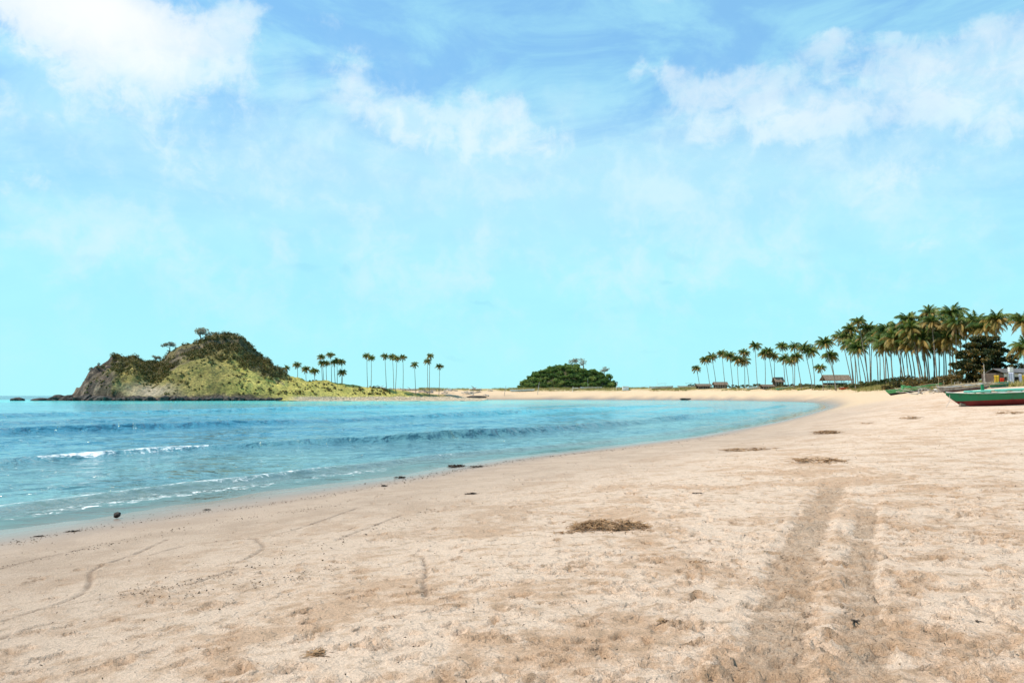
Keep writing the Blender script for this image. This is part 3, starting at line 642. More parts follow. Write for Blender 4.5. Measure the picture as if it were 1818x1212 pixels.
def coconuts_mesh():
    mb = MB()
    for k in range(7):
        a = k * .9; c = Vector((.3 * math.cos(a), .3 * math.sin(a), -.28 - .12 * (k % 2))); bm = bmesh.new(); bmesh.ops.create_icosphere(bm, subdivisions=1, radius=.15)
        mb.add([v.co + c for v in bm.verts], [[v.index for v in f.verts] for f in bm.faces]); bm.free()
    return mb.mesh('coconuts')
COCO = coconuts_mesh()
def palm_trunk(top, lean_curve, r):
    top = Vector(top); mb = MB(); pts = []; n = 12; side = Vector((-top.y, top.x, 0)); side = side.normalized() if side.length > .1 else Vector((1, 0, 0))
    for i in range(n + 1):
        t = i / n; pts.append(Vector((top.x * t ** lean_curve, top.y * t ** lean_curve, top.z * t)) + side * .25 * math.sin(t * PI))
    pts[0].z -= .5
    return mb.tube(pts, [r * (1.5 if i == 0 else 1.05 - .42 * i / n) * (1 + .05 * (i % 2)) for i in range(n + 1)], 7).mesh('trunk', True)
def crown_spec(rd, brown):
    s = [('up', rd.choice(FR['up'])) for _ in range(6)] + [('mid', rd.choice(FR['mid'])) for _ in range(11)] + [('low', FR['low'][1 if rd.random() < .35 + brown else 0]) for _ in range(12)]
    return s + [('dead', FR['dead'][0 if rd.random() < .5 else 1]) for _ in range(5 + int(brown * 6 * rd.random()))]
def palm(base, top, L, label, group, seed, detail=True, brown=.2, name='coconut_palm'):
    rd = random.Random(seed); e = empty(name, base); t = Vector([top[i] - base[i] for i in range(3)])
    link('trunk', palm_trunk(t, rd.uniform(1.0, 1.5), .17 if L > 2 else .14), MAT['palm_bark'], e)
    spec = crown_spec(rd, brown); M0 = Matrix.Translation(t); mats = []
    ga = rd.random() * 6
    for i, (kd, me) in enumerate(spec):
        a = ga + i * 2.399 + rd.uniform(-.25, .25); s = L * rd.uniform(.85, 1.12) * (.8 if kd == 'up' else .85 if kd == 'dead' else 1)
        Rm = Matrix.Rotation(a, 4, 'Z') @ Matrix.Rotation(rd.uniform(-.25, .25), 4, 'Y') @ Matrix.Rotation(rd.uniform(-.4, .4), 4, 'X')
        mats.append((me, M0 @ Rm @ Matrix.Diagonal((s, s, s, 1))))
    if detail:
        cr = empty('crown', t); cr.parent = e
        for me, M in mats:
            f = link('frond', me, None, cr); f.matrix_basis = Matrix.Translation(-t) @ M
        link('coconuts', COCO, MAT['coconut'], cr)
    else:
        bm = bmesh.new(); slots = []
        for me, M in mats:
            k0 = len(bm.faces); tmp = me.copy(); tmp.transform(M); bm.from_mesh(tmp); bpy.data.meshes.remove(tmp); bm.faces.ensure_lookup_table()
            mt = me.materials[0]
            if mt not in slots: slots.append(mt)
            for fi in range(k0, len(bm.faces)): bm.faces[fi].material_index = slots.index(mt)
        cm = bpy.data.meshes.new('crown'); bm.to_mesh(cm); bm.free()
        for mt in slots: cm.materials.append(mt)
        link('crown', cm, None, e)
    return tag(e, label, 'palm tree', group)

# palms on the spit and the end of the headland: crown and foot as seen, each on its own ground
SPIT = [(120, 240, 132, 300), (205, 215, 210, 300), (275, 245, 280, 305), (338, 260, 345, 305), (392, 155, 402, 308), (398, 200, 410, 308), (430, 200, 436, 310), (462, 135, 472, 318), (490, 195, 500, 322), (510, 180, 515, 322), (548, 190, 548, 322),
        (552, 272, 556, 325), (742, 145, 750, 338), (775, 160, 775, 343), (880, 145, 895, 345), (938, 150, 950, 357), (972, 165, 962, 357), (1018, 155, 1020, 372), (1108, 210, 1120, 392), (1228, 145, 1226, 408), (1208, 185, 1214, 408), (1300, 225, 1296, 392)]
SL = {0: 'palm just beside the scrubby end slope of the headland', 11: 'short thick palm with a low crown among the tall palms on the grass', 18: 'solitary leaning palm on the low tail of the spit', 21: 'slender palm with a bent trunk at the outer end of the spit', 7: 'palm rising highest in the cluster behind the rusty bushes'}
for i, (cx, cy, bx, by) in enumerate(SPIT):
    u = 480 + bx / 4.329; Y = 452 + 5 * random.Random(i).random() + np.interp(u, [500, 800], [0, 20]); x = (u - 909) / F * Y; zb = max(head_z(x, Y), ground(x, Y)) - .3
    tp = at(480 + cx / 4.329, 600 + cy / 4.329, Y + random.Random(i + 50).uniform(-1, 1)); tp[2] += .5
    if i < 4: lb, gp = SL.get(i, 'small palm on the grassy crest beside the headland hill'), 'palms on the grassy crest'
    elif i < 12: lb, gp = SL.get(i, 'palm in the close cluster behind the rusty bushes of the spit'), 'palm cluster behind the bushes'
    else: lb, gp = SL.get(i, 'tall thin palm standing in the open row along the spit'), 'palms along the open spit'
    palm((x, Y, zb), tp, 3.5 if i not in (2, 3, 11) else 3.9, lb, gp, 100 + i, False, .25)

# the grove behind the beach
G4 = [(205, 715, 235, 870), (300, 625, 340, 870), (360, 595, 405, 870), (465, 565, 495, 880), (540, 590, 570, 885), (615, 625, 628, 895), (690, 555, 735, 885), (685, 640, 690, 885), (800, 485, 820, 880), (895, 570, 895, 880), (930, 545, 975, 880), (990, 590, 985, 880),
      (1075, 490, 1100, 885), (1100, 620, 1135, 890), (1190, 495, 1190, 890), (1170, 640, 1175, 890), (1215, 600, 1262, 892), (1290, 510, 1370, 885), (1360, 540, 1395, 885), (1500, 465, 1612, 880), (1560, 590, 1602, 880), (1455, 710, 1480, 885), (1670, 400, 1780, 885), (1740, 480, 1792, 885)]
G5 = [(140, 250, 240, 880), (25, 400, 75, 880), (90, 480, 100, 880), (120, 500, 160, 880), (130, 520, 215, 875), (235, 330, 250, 875), (280, 360, 265, 875), (300, 420, 330, 870), (420, 340, 412, 870), (370, 450, 395, 870), (450, 400, 480, 880), (470, 470, 490, 880), (500, 420, 590, 860),
      (640, 245, 760, 850), (670, 330, 790, 850), (620, 430, 650, 850), (650, 480, 710, 850), (860, 175, 910, 850), (880, 260, 930, 850), (840, 420, 860, 850), (800, 500, 800, 850), (940, 420, 950, 850), (1085, 180, 1110, 850), (1130, 280, 1130, 850), (1180, 320, 1190, 850), (1050, 430, 1060, 850),
      (60, 330, 130, 880), (190, 420, 230, 880), (340, 380, 350, 870), (400, 500, 440, 870), (540, 330, 560, 870), (560, 480, 610, 860), (590, 360, 680, 860), (720, 400, 770, 855), (740, 300, 840, 855), (770, 440, 820, 855), (930, 330, 900, 850), (980, 300, 1000, 850), (1010, 500, 1020, 850), (1240, 300, 1230, 850), (1420, 320, 1430, 850),
      (1330, 265, 1350, 850), (1540, 245, 1560, 850), (1812, 265, 1835, 900), (1830, 540, 1850, 900)]
GP = [(1200 + a / 5.68, 530 + b / 5.68, 1200 + c / 5.68, 530 + d / 5.68) for a, b, c, d in G4] + [(1500 + a / 5.717, 530 + b / 5.717, 1500 + c / 5.717, 530 + d / 5.717) for a, b, c, d in G5]
UNQ = {0: 'short lone palm at the thin end of the grove', 8: 'palm standing clear above its neighbours by the round thatched hut', 21: 'young low palm beside the open thatched shelter', 19: 'leaning palm behind the open thatched shelter', 24: 'small crowned palm poking above the dense grove',
       65: 'brown-fronded palm directly above the spreading almond tree', 66: 'palm with a full round crown behind the spreading almond tree', 67: 'palm rising behind the white house', 68: 'low dark palm beside the white house'}
for i, (cx, cy, bx, by) in enumerate(GP):
    rd = random.Random(300 + i)
    Y = float(np.interp(bx, [1230, 1300, 1350, 1400, 1450, 1500, 1560, 1620, 1700, 1770, 1825], [478, 445, 420, 385, 345, 300, 250, 222, 205, 190, 150])) + rd.uniform(-8, 8)
    if i in (67, 68): Y = 130 + (i - 67) * -8
    x = (bx - 909) / F * Y; zb = ground(x, Y) - .1; tp = at(cx, cy, Y + rd.uniform(-1.5, 1.5)); tp[2] += .5
    L = (5.1 if bx < 1450 else 4.8) * rd.uniform(.88, 1.1) * (.95 if bx < 1420 else 1) * (.72 if i in (24, 21) else 1)
    if i in (67, 68): L = 3.4
    if i in UNQ: lb = UNQ[i]
    elif bx < 1330: lb = 'coconut palm with tawny lower fronds in the thin end of the grove'
    elif bx < 1440: lb = 'coconut palm in the middle of the grove between the thatched huts'
    elif bx < 1600: lb = 'tall green coconut palm in the grove next to the open thatched shelter'
    else: lb = 'tall coconut palm with browning skirt behind the rusty bushes'
    if i not in UNQ:
        look = ('leaning ' if abs(cx - bx) > 11 else 'upright ') + ('high-crowned ' if cy < np.interp(bx, [1230, 1400, 1500, 1620, 1720], [640, 632, 612, 590, 590]) else 'low-crowned ')
        lb = look + lb.replace('tall ', '')
    gp = 'palms at the thin end of the grove' if bx < 1330 else 'palms between the huts' if bx < 1440 else 'palms beside the open shelter' if bx < 1600 else 'palms behind the rusty bushes'
    palm((x, Y, zb), tp, L, lb, gp, 500 + i, True, .55 if bx > 1595 or bx < 1330 else .2)

# ------------------------------------------------------------------ almond tree and bushes
def almond_tree():
    Y = 150; x = (1748 - 909) / F * Y; b = (x, Y, ground(x, Y) - .1); e = empty('almond_tree', b); mb = MB(); tips = []; random.seed(44)
    H = at(1748, 598, Y)[2] - b[2]
    mb.tube([(0, 0, -.3), (.1, 0, H * .3), (-.05, .1, H * .62), (.05, 0, H * .92)], [.30, .24, .16, .06], 8)
    C = []; r = []
    for tier in range(8):
        z = H * (.27 + .70 * tier / 7); rad = np.interp(tier, [0, 1, 3, 5, 7], [3.4, 5.0, 5.6, 4.6, 2.2]); n = int(7 + rad * 2.2)
        for k in range(n):
            a = 2.4 * k + tier + random.uniform(-.3, .3); q = rad * math.sqrt((k + .5) / n) * random.uniform(.85, 1.12)
            c = Vector((q * math.cos(a) * 1.0, q * math.sin(a) * .9, z - q * .13 + random.uniform(-.35, .35)))
            if q > rad * .55: mb.tube([(0, 0, z - .5), c * .5 + Vector((0, 0, z * .5 - .1)), c], [.07, .05, .02], 4, False)
            C.append(c); r.append(random.uniform(.65, 1.15))
    mb.build('trunk', MAT['bark'], e)
    foliage('crown', np.array([c[:] for c in C]), np.array(r), 190, .23, MAT['almond'], e, .5, .55)
    tag(e, 'broad tiered almond tree with rusty and dark green leaves beside the white house', 'tree')
almond_tree()
def bush(px, py, Y, rx, h, label, mat='scrub_bush', n=16, seed=1, group=None):
    random.seed(seed); x = (px - 909) / F * Y; e = empty('bush', (x, Y, ground(x, Y))); mb = MB(); C = []; r = []
    for k in range(n):
        a = random.random() * 6.3; q = rx * math.sqrt(random.random()); c = Vector((q * math.cos(a), q * math.sin(a) * .7, h * random.uniform(.25, .85) * (1 - .45 * (q / rx) ** 2))); C.append(c[:]); r.append(random.uniform(.3, .5) * min(h, 1.8))
        mb.tube([(c.x * .25, c.y * .25, -.1), (c.x * .6, c.y * .6, c.z * .5), c], [.05, .035, .015], 4, False)
    mb.build('stems', MAT['bark'], e); foliage('leaves', np.array(C), np.array(r), 130, .17, MAT[mat], e, .75)
    return tag(e, label, 'bush', group)
MAT['scrub_bush'] = leafmat('bush_leaves', [(.010, .020, .006), (.04, .05, .013), (.13, .085, .022), (.25, .15, .045)], .7, .25)
MAT['grove_bush'] = leafmat('grove_bush_leaves', [(.014, .032, .010), (.045, .08, .02), (.12, .12, .035), (.22, .17, .06)], .5, .3)
bush(1612, 690, 172, 3.6, 3.4, 'rounded rusty bush at the foot of the dense palms', seed=21, n=26)
bush(1640, 690, 165, 4.4, 3.0, 'widest rusty bush, next to the rounded one, under the dense palms', seed=22, n=26)
bush(1585, 688, 185, 2.6, 1.8, 'low grey-green bush beside the rounded rusty bush', seed=23)
bush(1668, 690, 160, 2.6, 2.2, 'dark bush between the wide rusty bush and the almond tree', seed=24)
bush(1690, 680, 165, 3.2, 4.2, 'tall ragged bush standing against the almond tree', seed=25, n=24)
bush(1715, 690, 152, 2.4, 2.4, 'shaded bush beneath the almond branches', seed=26)
bush(1808, 650, 148, 2.6, 4.6, 'dark shrub growing up beside the white house', seed=27, n=22)

for q, (px, Y, rx, h) in enumerate(((1322, 432, 4.0, 2.4), (1345, 422, 3.0, 3.0), (1402, 392, 3.2, 2.2), (1432, 372, 3.6, 2.6), (1452, 352, 2.6, 1.8), (1512, 300, 3.4, 2.4), (1532, 276, 2.6, 2.8), (1552, 258, 3.2, 2.2), (1570, 244, 2.6, 2.0), (1230, 480, 4.5, 3.2), (1300, 440, 3.6, 2.2), (1500, 312, 3.4, 2.6), (1522, 288, 3.0, 2.4), (1543, 266, 3.0, 3.0), (1562, 250, 3.0, 2.6), (1580, 236, 3.0, 2.8), (1598, 226, 3.2, 3.2), (1420, 382, 3.4, 2.6), (1385, 404, 3.4, 2.4))):
    bush(px, 690, Y, rx, h, ('low' if h < 2.3 else 'rounded') + ' green bush growing among the palm trunks ' + ('near the thatched huts' if px < 1460 else 'beyond the open shelter'), 'grove_bush', 14, 400 + q, 'bushes among the palm trunks')
# beach grass and creeping plants along the back of the sand
def grass_belt(name, label, K, lo, hi, mat, size, cond):
    P = []; x = rng.uniform(*lo, K); y = rng.uniform(*hi, K); d, al = shore(x, y); n = fbm(x * .05, y * .05, 121, 4)
    k = cond(x, y, d, n) & (x > -.2 * y) & (np.abs(x) < .78 * y); x, y, d = x[k], y[k], d[k]; z = land_z(x, y, d)
    per = 7; bx = np.repeat(x, per) + rng.normal(0, .35, len(x) * per); by = np.repeat(y, per) + rng.normal(0, .35, len(x) * per); bz = np.repeat(z, per)
    h = size * rng.uniform(.4, 1.3, len(bx)) * (1 + .25 * smooth(220, 420, by)); lean = rng.normal(0, .45, (len(bx), 2)) * h[:, None]; a = rng.uniform(0, PI, len(bx)); w = .045 + .02 * h
    V = np.stack([np.stack([bx - w * np.cos(a), by - w * np.sin(a), bz - .05], -1), np.stack([bx + w * np.cos(a), by + w * np.sin(a), bz - .05], -1), np.stack([bx + lean[:, 0], by + lean[:, 1], bz + h], -1)], 1).reshape(-1, 3)
    tag(link(name, mesh_np(name, V, np.arange(len(V)).reshape(-1, 3), False), MAT[mat]), label, kind='stuff')
grass_belt('beach_grass', 'dry grass and creepers along the back of the far beach', 70000, (-60, 190), (100, 520), 'grass_dry', .85, lambda x, y, d, n: (d > veg_line(y) + 8 * n) & (d < veg_line(y) + 26) & ((n > -.02) | (y < 330)))

# ------------------------------------------------------------------ boats
MAT['b_green'] = simple('green_boat_paint', (.012, .19, .08), (.03, .13, .065), 2.2, .5, .15, 8, lo=.45, hi=.68)
MAT['b_red'] = simple('dark_red_boat_paint', (.19, .018, .014), (.13, .012, .01), 1.5, .55, .15, 8)
MAT['b_white'] = simple('white_boat_paint', (.72, .72, .68), (.52, .51, .46), 1.5, .5, .1, 8)
MAT['b_teal'] = simple('pale_teal_paint', (.16, .52, .40), (.12, .40, .31), 2, .5, .1)
MAT['b_orange'] = simple('orange_boat_paint', (.55, .10, .03), (.42, .07, .02), 2, .5, .1)
MAT['b_grey'] = simple('weathered_grey_paint', (.38, .35, .31), (.19, .17, .15), 1.6, .7, .2)
MAT['b_yellow'] = simple('yellow_boat_paint', (.62, .45, .08), (.45, .33, .06), 2, .6, .1)
MAT['b_ltgreen'] = simple('light_green_boat_paint', (.10, .38, .14), (.08, .28, .10), 2, .55, .1)
def hull_rows(L, B, Hh, bow=1.0, stern=.7, nseg=30):
    """sections from bow (x = 0) to stern (x = L): rows of half-section points keel -> sheer"""
    secs = []
    for i in range(nseg + 1):
        s = L * (i / nseg) ** 1.25 if i < nseg else L
        kz = Hh * .98 * max(0, 1 - s / bow) ** 1.15 if s < bow else (Hh * .75 * max(0, (s - (L - stern)) / stern) ** 1.4)
        sz = Hh * (1.0 + .20 * max(0, 1 - s / (L * .28)) ** 2 + .10 * max(0, (s / L - .75) / .25) ** 2)
        half = B / 2 * min(1, (s / (L * .34))) ** .62 if s < L * .34 else B / 2 * (1 - .45 * max(0, (s / L - .7) / .3) ** 2)
        half = max(half, .025); secs.append((s, kz, sz, half))
    return secs
def boat(name, loc, rz, L, B, Hh, top, bottom, trim, label, wl=.38, rail=None, arms=2, floats=True, posts=(), mast=0, group=None, roll=0.0, bow=1.0, cat='boat', canopy=None, dz=-.04):
    e = empty(name, loc, rz); cx_, sy_ = math.cos(rz), math.sin(rz)
    g0 = ground(loc[0] + cx_ * bow, loc[1] + sy_ * bow); g1 = ground(loc[0] + cx_ * L * .9, loc[1] + sy_ * L * .9); tilt = math.atan2(g1 - g0, L * .9 - bow)
    e.location.z = g0 - math.tan(tilt) * bow + dz; e.rotation_euler = (roll, -tilt, rz); secs = hull_rows(L, B, Hh, bow); zw = wl * Hh
    def strip(a, b, n, nm, mat, th=.0):
        mb = MB(); cols = 2 * (n + 1); vs = []
        for s, kz, sz, hf in secs:
            row = []
            for k in range(n + 1):
                q = a + (b - a) * k / n
                z0 = max(kz, 0); zmid = max(min(zw, sz), kz + .01)
                z = kz + (zmid - kz) * q if q <= 1 else zmid + (sz - zmid) * (q - 1)
                f = (z - kz) / max(sz - kz, .01); w = hf * (f ** .55) * (1 + th) + th * .02
                row.append((s, w, z))
            vs += row + [(s, -w, z) for s, w, z in row]
        fs = []; N = n + 1
        for i in range(len(secs) - 1):
            for k in range(n):
                A = i * cols + k; fs += [(A, A + cols, A + cols + 1, A + 1), (A + N, A + N + 1, A + cols + N + 1, A + cols + N)]
        i = (len(secs) - 1) * cols
        fs += [(i + k, i + k + 1, i + N + k + 1, i + N + k) for k in range(n)]
        mb.add(vs, fs); return mb.build(nm, mat, e, True)
    strip(0, 1, 5, 'bottom', bottom); strip(1, 2, 4, 'topside', top)
    for sg in (-1, 1):
        MB().tube([(s, sg * (hf + .015), sz) for s, kz, sz, hf in secs], .028, 6).build('gunwale', trim, e, True)
    mb = MB(); dv = [(s, w * hf * .97, sz - .12) for s, kz, sz, hf in secs[3:] for w in (-1, 1)]; mb.add(dv, [(2 * i, 2 * i + 2, 2 * i + 3, 2 * i + 1) for i in range(len(secs) - 4)]); mb.build('deck', MAT['b_grey'], e)
    # stem post
    MB().tube([(.02, 0, secs[0][2] - .10), (-.03, 0, secs[0][2] + .05)], [.035, .03], 6).build('stem_post', top, e)
    for s in np.linspace(L * .3, L * .8, arms):
        if floats:
            MB().tube([(s, y, Hh * 1.08 + .12 - .10 * abs(y) ** 1.5 * .5) for y in np.linspace(-B * 2.3, B * 2.3, 9)], .04, 6).build('outrigger_arm', MAT['bamboo'], e, True)
    if floats:
        zf = Hh * 1.08 + .12 - .05 * (B * 2.3) ** 1.5 - .05
        for sg in (-1, 1): MB().tube([(L * .18, sg * B * 2.3, zf + .12), (L * .24, sg * B * 2.3, zf), (L * .9, sg * B * 2.3, zf)], [.03, .055, .05], 7).build('outrigger_float', MAT['bamboo'], e, True)
    if rail and not floats and L > 11:
        for s in (L * .24, L * .5, L * .78): MB().tube([(s, y, Hh * 1.2 - .05 * max(0, y) ** 1.5) for y in np.linspace(-B * .75, B * 2.3, 8)], .04, 6).build('outrigger_arm', MAT['bamboo'], e, True)
        MB().tube([(L * .14, B * 2.3, Hh * 1.2 - .1), (L * .2, B * 2.3, Hh * 1.2 - .27), (L * .9, B * 2.3, Hh * 1.2 - .27)], [.03, .06, .055], 7).build('outrigger_float', MAT['b_teal'], e, True)
        MB().tube([(.25, -.02, Hh * 1.12), (.1, -.25, Hh * .55), (-.5, -.7, .03), (-1.5, -.9, .02)], .014, 5).build('mooring_rope', MAT['drift'], e, True)
    if rail:
        for sg in (-1, 1):
            MB().tube([(s, sg * (B / 2 * .86), Hh * 1.17 + (.02 if s > L * .2 else 0)) for s in np.linspace(L * .135, L * .9, 14)], .075, 8).build('side_rail', rail, e, True)
        for s in np.linspace(L * .15, L * .88, 9): MB().box((s, 0, Hh * 1.09), (.03, B * .43, .03)).build('thwart', rail, e)
    for s, h_, w, mt in posts:
        MB().box((s, -B * .30, Hh * 1.0 + h_ / 2), (w, w, h_ / 2)).build('post', mt, e)
    if mast: MB().tube([(L * .35, 0, Hh * .5), (L * .35, 0, Hh + mast)], [.05, .03], 6).build('mast', MAT['b_white'], e)
    if canopy:
        for s in (L * .42, L * .68):
            for sg in (-1, 1): MB().tube([(s, sg * B * .45, Hh), (s, sg * B * .45, Hh + 1.7)], .03, 5).build('canopy_post', MAT['b_white'], e)
        MB().box((L * .55, 0, Hh + 1.74), (L * .17, B * .62, .05)).build('canopy', canopy, e)
    return tag(e, label, cat, group)
def foot(px, py): p = hit(px, py); return (p[0], p[1], ground(p[0], p[1]) - .05)
def on(px, Y, dz=0.0):
    x = (px - 909) / F * Y; return (x, Y, ground(x, Y) + dz)
p = foot(1697, 722); boat('outrigger_boat', (p[0] - .62, p[1], 0), R(2), 12.0, 1.15, p[1] * .0168, MAT['b_green'], MAT['b_red'], MAT['b_white'], 'green and dark red outrigger boat with a pale teal rail drawn up on the sand', .47, MAT['b_teal'], 3, False, ((2.4, .62, .075, MAT['b_green']),), 0, None, 0, 1.2)
def chock(pos, label):
    o = MB().box((0, 0, .09), (.16, .10, .13), Matrix.Rotation(.3, 3, 'Y')).box((.25, .05, .03), (.28, .05, .05), Matrix.Rotation(.4, 3, 'Z')).build('wood_chock', MAT['bark']); o.location = pos; return tag(o, label, 'wood block')
chock((p[0] + .35, p[1] - .15, ground(p[0] + .35, p[1])), 'grey wooden block on the sand under the bow of the green boat')
p = foot(1574, 703); boat('outrigger_boat', p, R(4), 12.0, 1.2, 1.08, MAT['b_ltgreen'], MAT['rock_dark'], MAT['b_ltgreen'], 'small bright green outrigger boat with a black bottom by the driftwood heap', .45, None, 2, True, ((3.6, .7, .3, MAT['b_ltgreen']), (4.6, .4, .45, MAT['b_ltgreen'])), 0, None, 0, .95)
p = on(1664, 92); boat('outrigger_boat', p, R(14), 7.5, 1.0, .72, MAT['b_grey'], MAT['b_red'], MAT['b_white'], 'weathered grey and red outrigger boat lying just behind the large green boat', .35, None, 3, True, (), 0, None, 0, 1.0)
p = on(1702, 98); boat('outrigger_boat', p, R(25), 6.0, .95, .7, MAT['b_grey'], MAT['b_red'], MAT['b_grey'], 'dull white outrigger boat under a lattice of poles behind the grey one', .3, None, 3, True, (), 0, None, 0, 1.0)
p = on(1752, 106); boat('outrigger_boat', p, R(30), 5.5, 1.0, .6, MAT['b_green'], MAT['b_white'], MAT['b_white'], 'dark green and white boat in front of the washing line', .35, MAT['b_green'], 2, False, (), 0, None, 0, 1.0)
p = foot(1490, 693); boat('outrigger_boat', p, R(2), 7.0, 1.1, 1.0, MAT['b_orange'], MAT['b_orange'], MAT['b_white'], 'orange hull drawn up at the top of the sand by the open shelter', .4, None, 2, False)
p = foot(1413, 694); boat('outrigger_boat', p, R(-3), 9, 1.1, 1.0, MAT['b_yellow'], MAT['b_ltgreen'], MAT['b_white'], 'yellow outrigger boat at the edge of the palm grove', .4, None, 2, False)
p = foot(1377, 694); boat('outrigger_boat', p, R(3), 11, 1.2, 1.1, MAT['b_ltgreen'], MAT['b_white'], MAT['b_white'], 'pale green boat on the grass beside the yellow boat', .4, None, 2, True)
p = foot(1325, 693); boat('outrigger_boat', p, R(-5), 12, 1.2, 1.1, MAT['b_white'], MAT['b_green'], MAT['b_white'], 'white outrigger boat under the palms near the round thatched hut', .4, None, 3, True)
p = on(1152, 470); boat('outrigger_boat', p, R(5), 15, 1.8, 1.7, MAT['b_white'], MAT['b_red'], MAT['b_white'], 'large white boat with a flat canopy and flag mast on the far beach', .35, None, 3, True, (), 5.0, None, 0, 2.0, canopy=MAT['b_white'])
p = on(1202, 476); boat('outrigger_boat', p, R(-4), 13, 1.6, 1.5, MAT['b_white'], MAT['b_white'], MAT['b_grey'], 'plain white boat with canopy poles beside the larger canopied one', .35, None, 3, True, (), 0, None, 0, 1.8, canopy=MAT['b_grey'])
p = on(1030, 492); boat('outrigger_boat', p, R(0), 14, 1.4, 1.3, MAT['b_white'], MAT['b_teal'], MAT['b_grey'], 'white outrigger boat with a thin mast drawn up below the islet woods', .35, None, 3, True, (), 6.0)
p = on(905, 486); boat('outrigger_boat', p, R(3), 16, 1.5, 1.3, MAT['b_white'], MAT['b_grey'], MAT['b_white'], 'long white hull resting on the spit where the islet slope begins', .35, None, 3, True)

# ------------------------------------------------------------------ huts, house, washing, poles
def roof_strip(mb, x0, x1, y0, y1, z0, z1, th=.12):
    mb.add([(x0, y0, z0), (x1, y0, z0), (x1, y1, z1), (x0, y1, z1), (x0, y0, z0 - th), (x1, y0, z0 - th), (x1, y1, z1 - th), (x0, y1, z1 - th)],
           [(0, 1, 2, 3), (7, 6, 5, 4), (0, 4, 5, 1), (1, 5, 6, 2), (2, 6, 7, 3), (3, 7, 4, 0)])
def hut(base, W, D, H, label, walls=True, open_deck=False, rz=0.0):
    e = empty('hut', base, rz); he = H * .55
    for i in range(4 if open_deck else 2):
        for sy in (-1, 1):
            xx = -W * .45 + W * .9 * i / (3 if open_deck else 1); MB().tube([(xx, sy * D * .42, -.3), (xx, sy * D * .42, he + .15)], .09, 6).build('post', MAT['bark'], e)
    for sy in (-1, 1):
        mb = MB(); n = 7
        for k in range(n):                      # courses of thatch, each lapping the one below
            t0, t1 = k / n, (k + 1.25) / n; a = D * .62 * (1 - t0); b = D * .62 * max(0, 1 - t1)
            roof_strip(mb, -W * .56 + .05 * math.sin(k * 2.1), W * .56 + .06 * math.sin(k * 1.3), sy * a, sy * b, he + (H - he) * t0 + .05 * 1.2, he + (H - he) * min(1, t1) + .0, .14)
        mb.build('roof_slope', MAT['thatch'], e)
    MB().tube([(-W * .57, 0, H + .02), (W * .57, 0, H + .02)], .13, 6).build('ridge', MAT['bamboo'], e)
    if open_deck:
        MB().box((0, 0, H * .18), (W * .47, D * .42, .07)).build('deck', MAT['bamboo'], e)
        for k in range(9): MB().box((-W * .45 + W * .9 * k / 8, -D * .43, H * .30), (.04, .04, H * .12)).build('railing_post', MAT['drift'], e)
        MB().box((0, -D * .43, H * .42), (W * .47, .05, .05)).build('handrail', MAT['drift'], e)
        MB().box((0, D * .30, H * .27), (W * .46, .05, H * .10)).build('back_panel', MAT['bark'], e)
    if walls:
        n = int(W / .5)
        for k in range(n): MB().box((-W * .45 + W * .9 * (k + .5) / n, -D * .40, he * .5), (W * .9 / n * .47, .05, he * .5)).build('wall_plank', MAT['bark' if k % 3 else 'drift'], e)
        MB().box((0, D * .40, he * .5), (W * .45, .05, he * .5)).build('back_wall', MAT['bark'], e)
    return tag(e, label, 'hut')
hut(foot(1484, 687), 10.6, 6.0, 5.4, 'open thatched beach shelter raised on posts among the palms', False, True)
hut(on(1278, 450), 7.5, 5, 3.6, 'dark thatched hut with plank walls at the thin end of the grove')
hut(on(1248, 458), 8.0, 6, 2.8, 'low pale thatched hut half hidden beside the dark thatched hut')
hut(on(1381, 406), 4.6, 5, 5.4, 'tall peaked thatched hut in the middle of the grove')
hut(on(1361, 402), 6.0, 5, 2.2, 'low shed with a thin roof beside the tall peaked hut')

MAT['wall_white'] = simple('white_wall', (.78, .77, .73), (.62, .60, .55), .8, .85, .2)
MAT['iron'] = simple('grey_sheet_roof', (.16, .14, .13), (.09, .08, .07), 1.0, .5, .2)
MAT['wall_shaded'] = simple('shaded_brown_wall', (.11, .075, .055), (.07, .05, .04), 1.0, .9, .2)  # brown wall darkened: shade of the house interior put into its colour
MAT['dark_in'] = simple('dark_interior', (.03, .028, .025), (.02, .02, .02), 1, .9, 0)
def white_house():
    Y = 140; b = on(1822, Y, -.1); e = empty('white_house', b, R(-4)); zr = at(1800, 653, Y)[2] - b[2]
    x0 = (1770 - 1822) / F * Y
    MB().box((x0 + 6, 2.5, zr * .36), (6.0, 2.4, zr * .36)).build('wall', MAT['wall_shaded'], e)
    MB().box((x0 + 7.4, -.02, zr * .60), (6.0, .1, zr * .10)).build('white_fascia', MAT['wall_white'], e)
    for k in range(3): MB().box((x0 + 2.1 + 2.6 * k, -.2, zr * .33), (.22, .22, zr * .38)).build('pillar', MAT['wall_white'], e)
    for k in range(2): MB().box((x0 + 3.4 + 2.6 * k, .06, zr * .30), (.75, .06, zr * .22)).build('doorway', MAT['dark_in'], e)
    mb = MB(); roof_strip(mb, x0 + .9, x0 + 13, -.9, 2.6, zr * .74, zr * 1.0, .1); mb.build('roof_slope', MAT['iron'], e)
    mb = MB(); roof_strip(mb, x0 + .9, x0 + 13, 6, 2.6, zr * .74, zr * 1.0, .1); mb.build('roof_slope', MAT['iron'], e)
    MB().box((x0 + 2.3, -.5, zr * .9), (.32, .32, zr * .14)).build('white_bracket', MAT['wall_white'], e)
    tag(e, 'small white house with pillars and a low sheet roof beside the almond tree', 'house')
white_house()
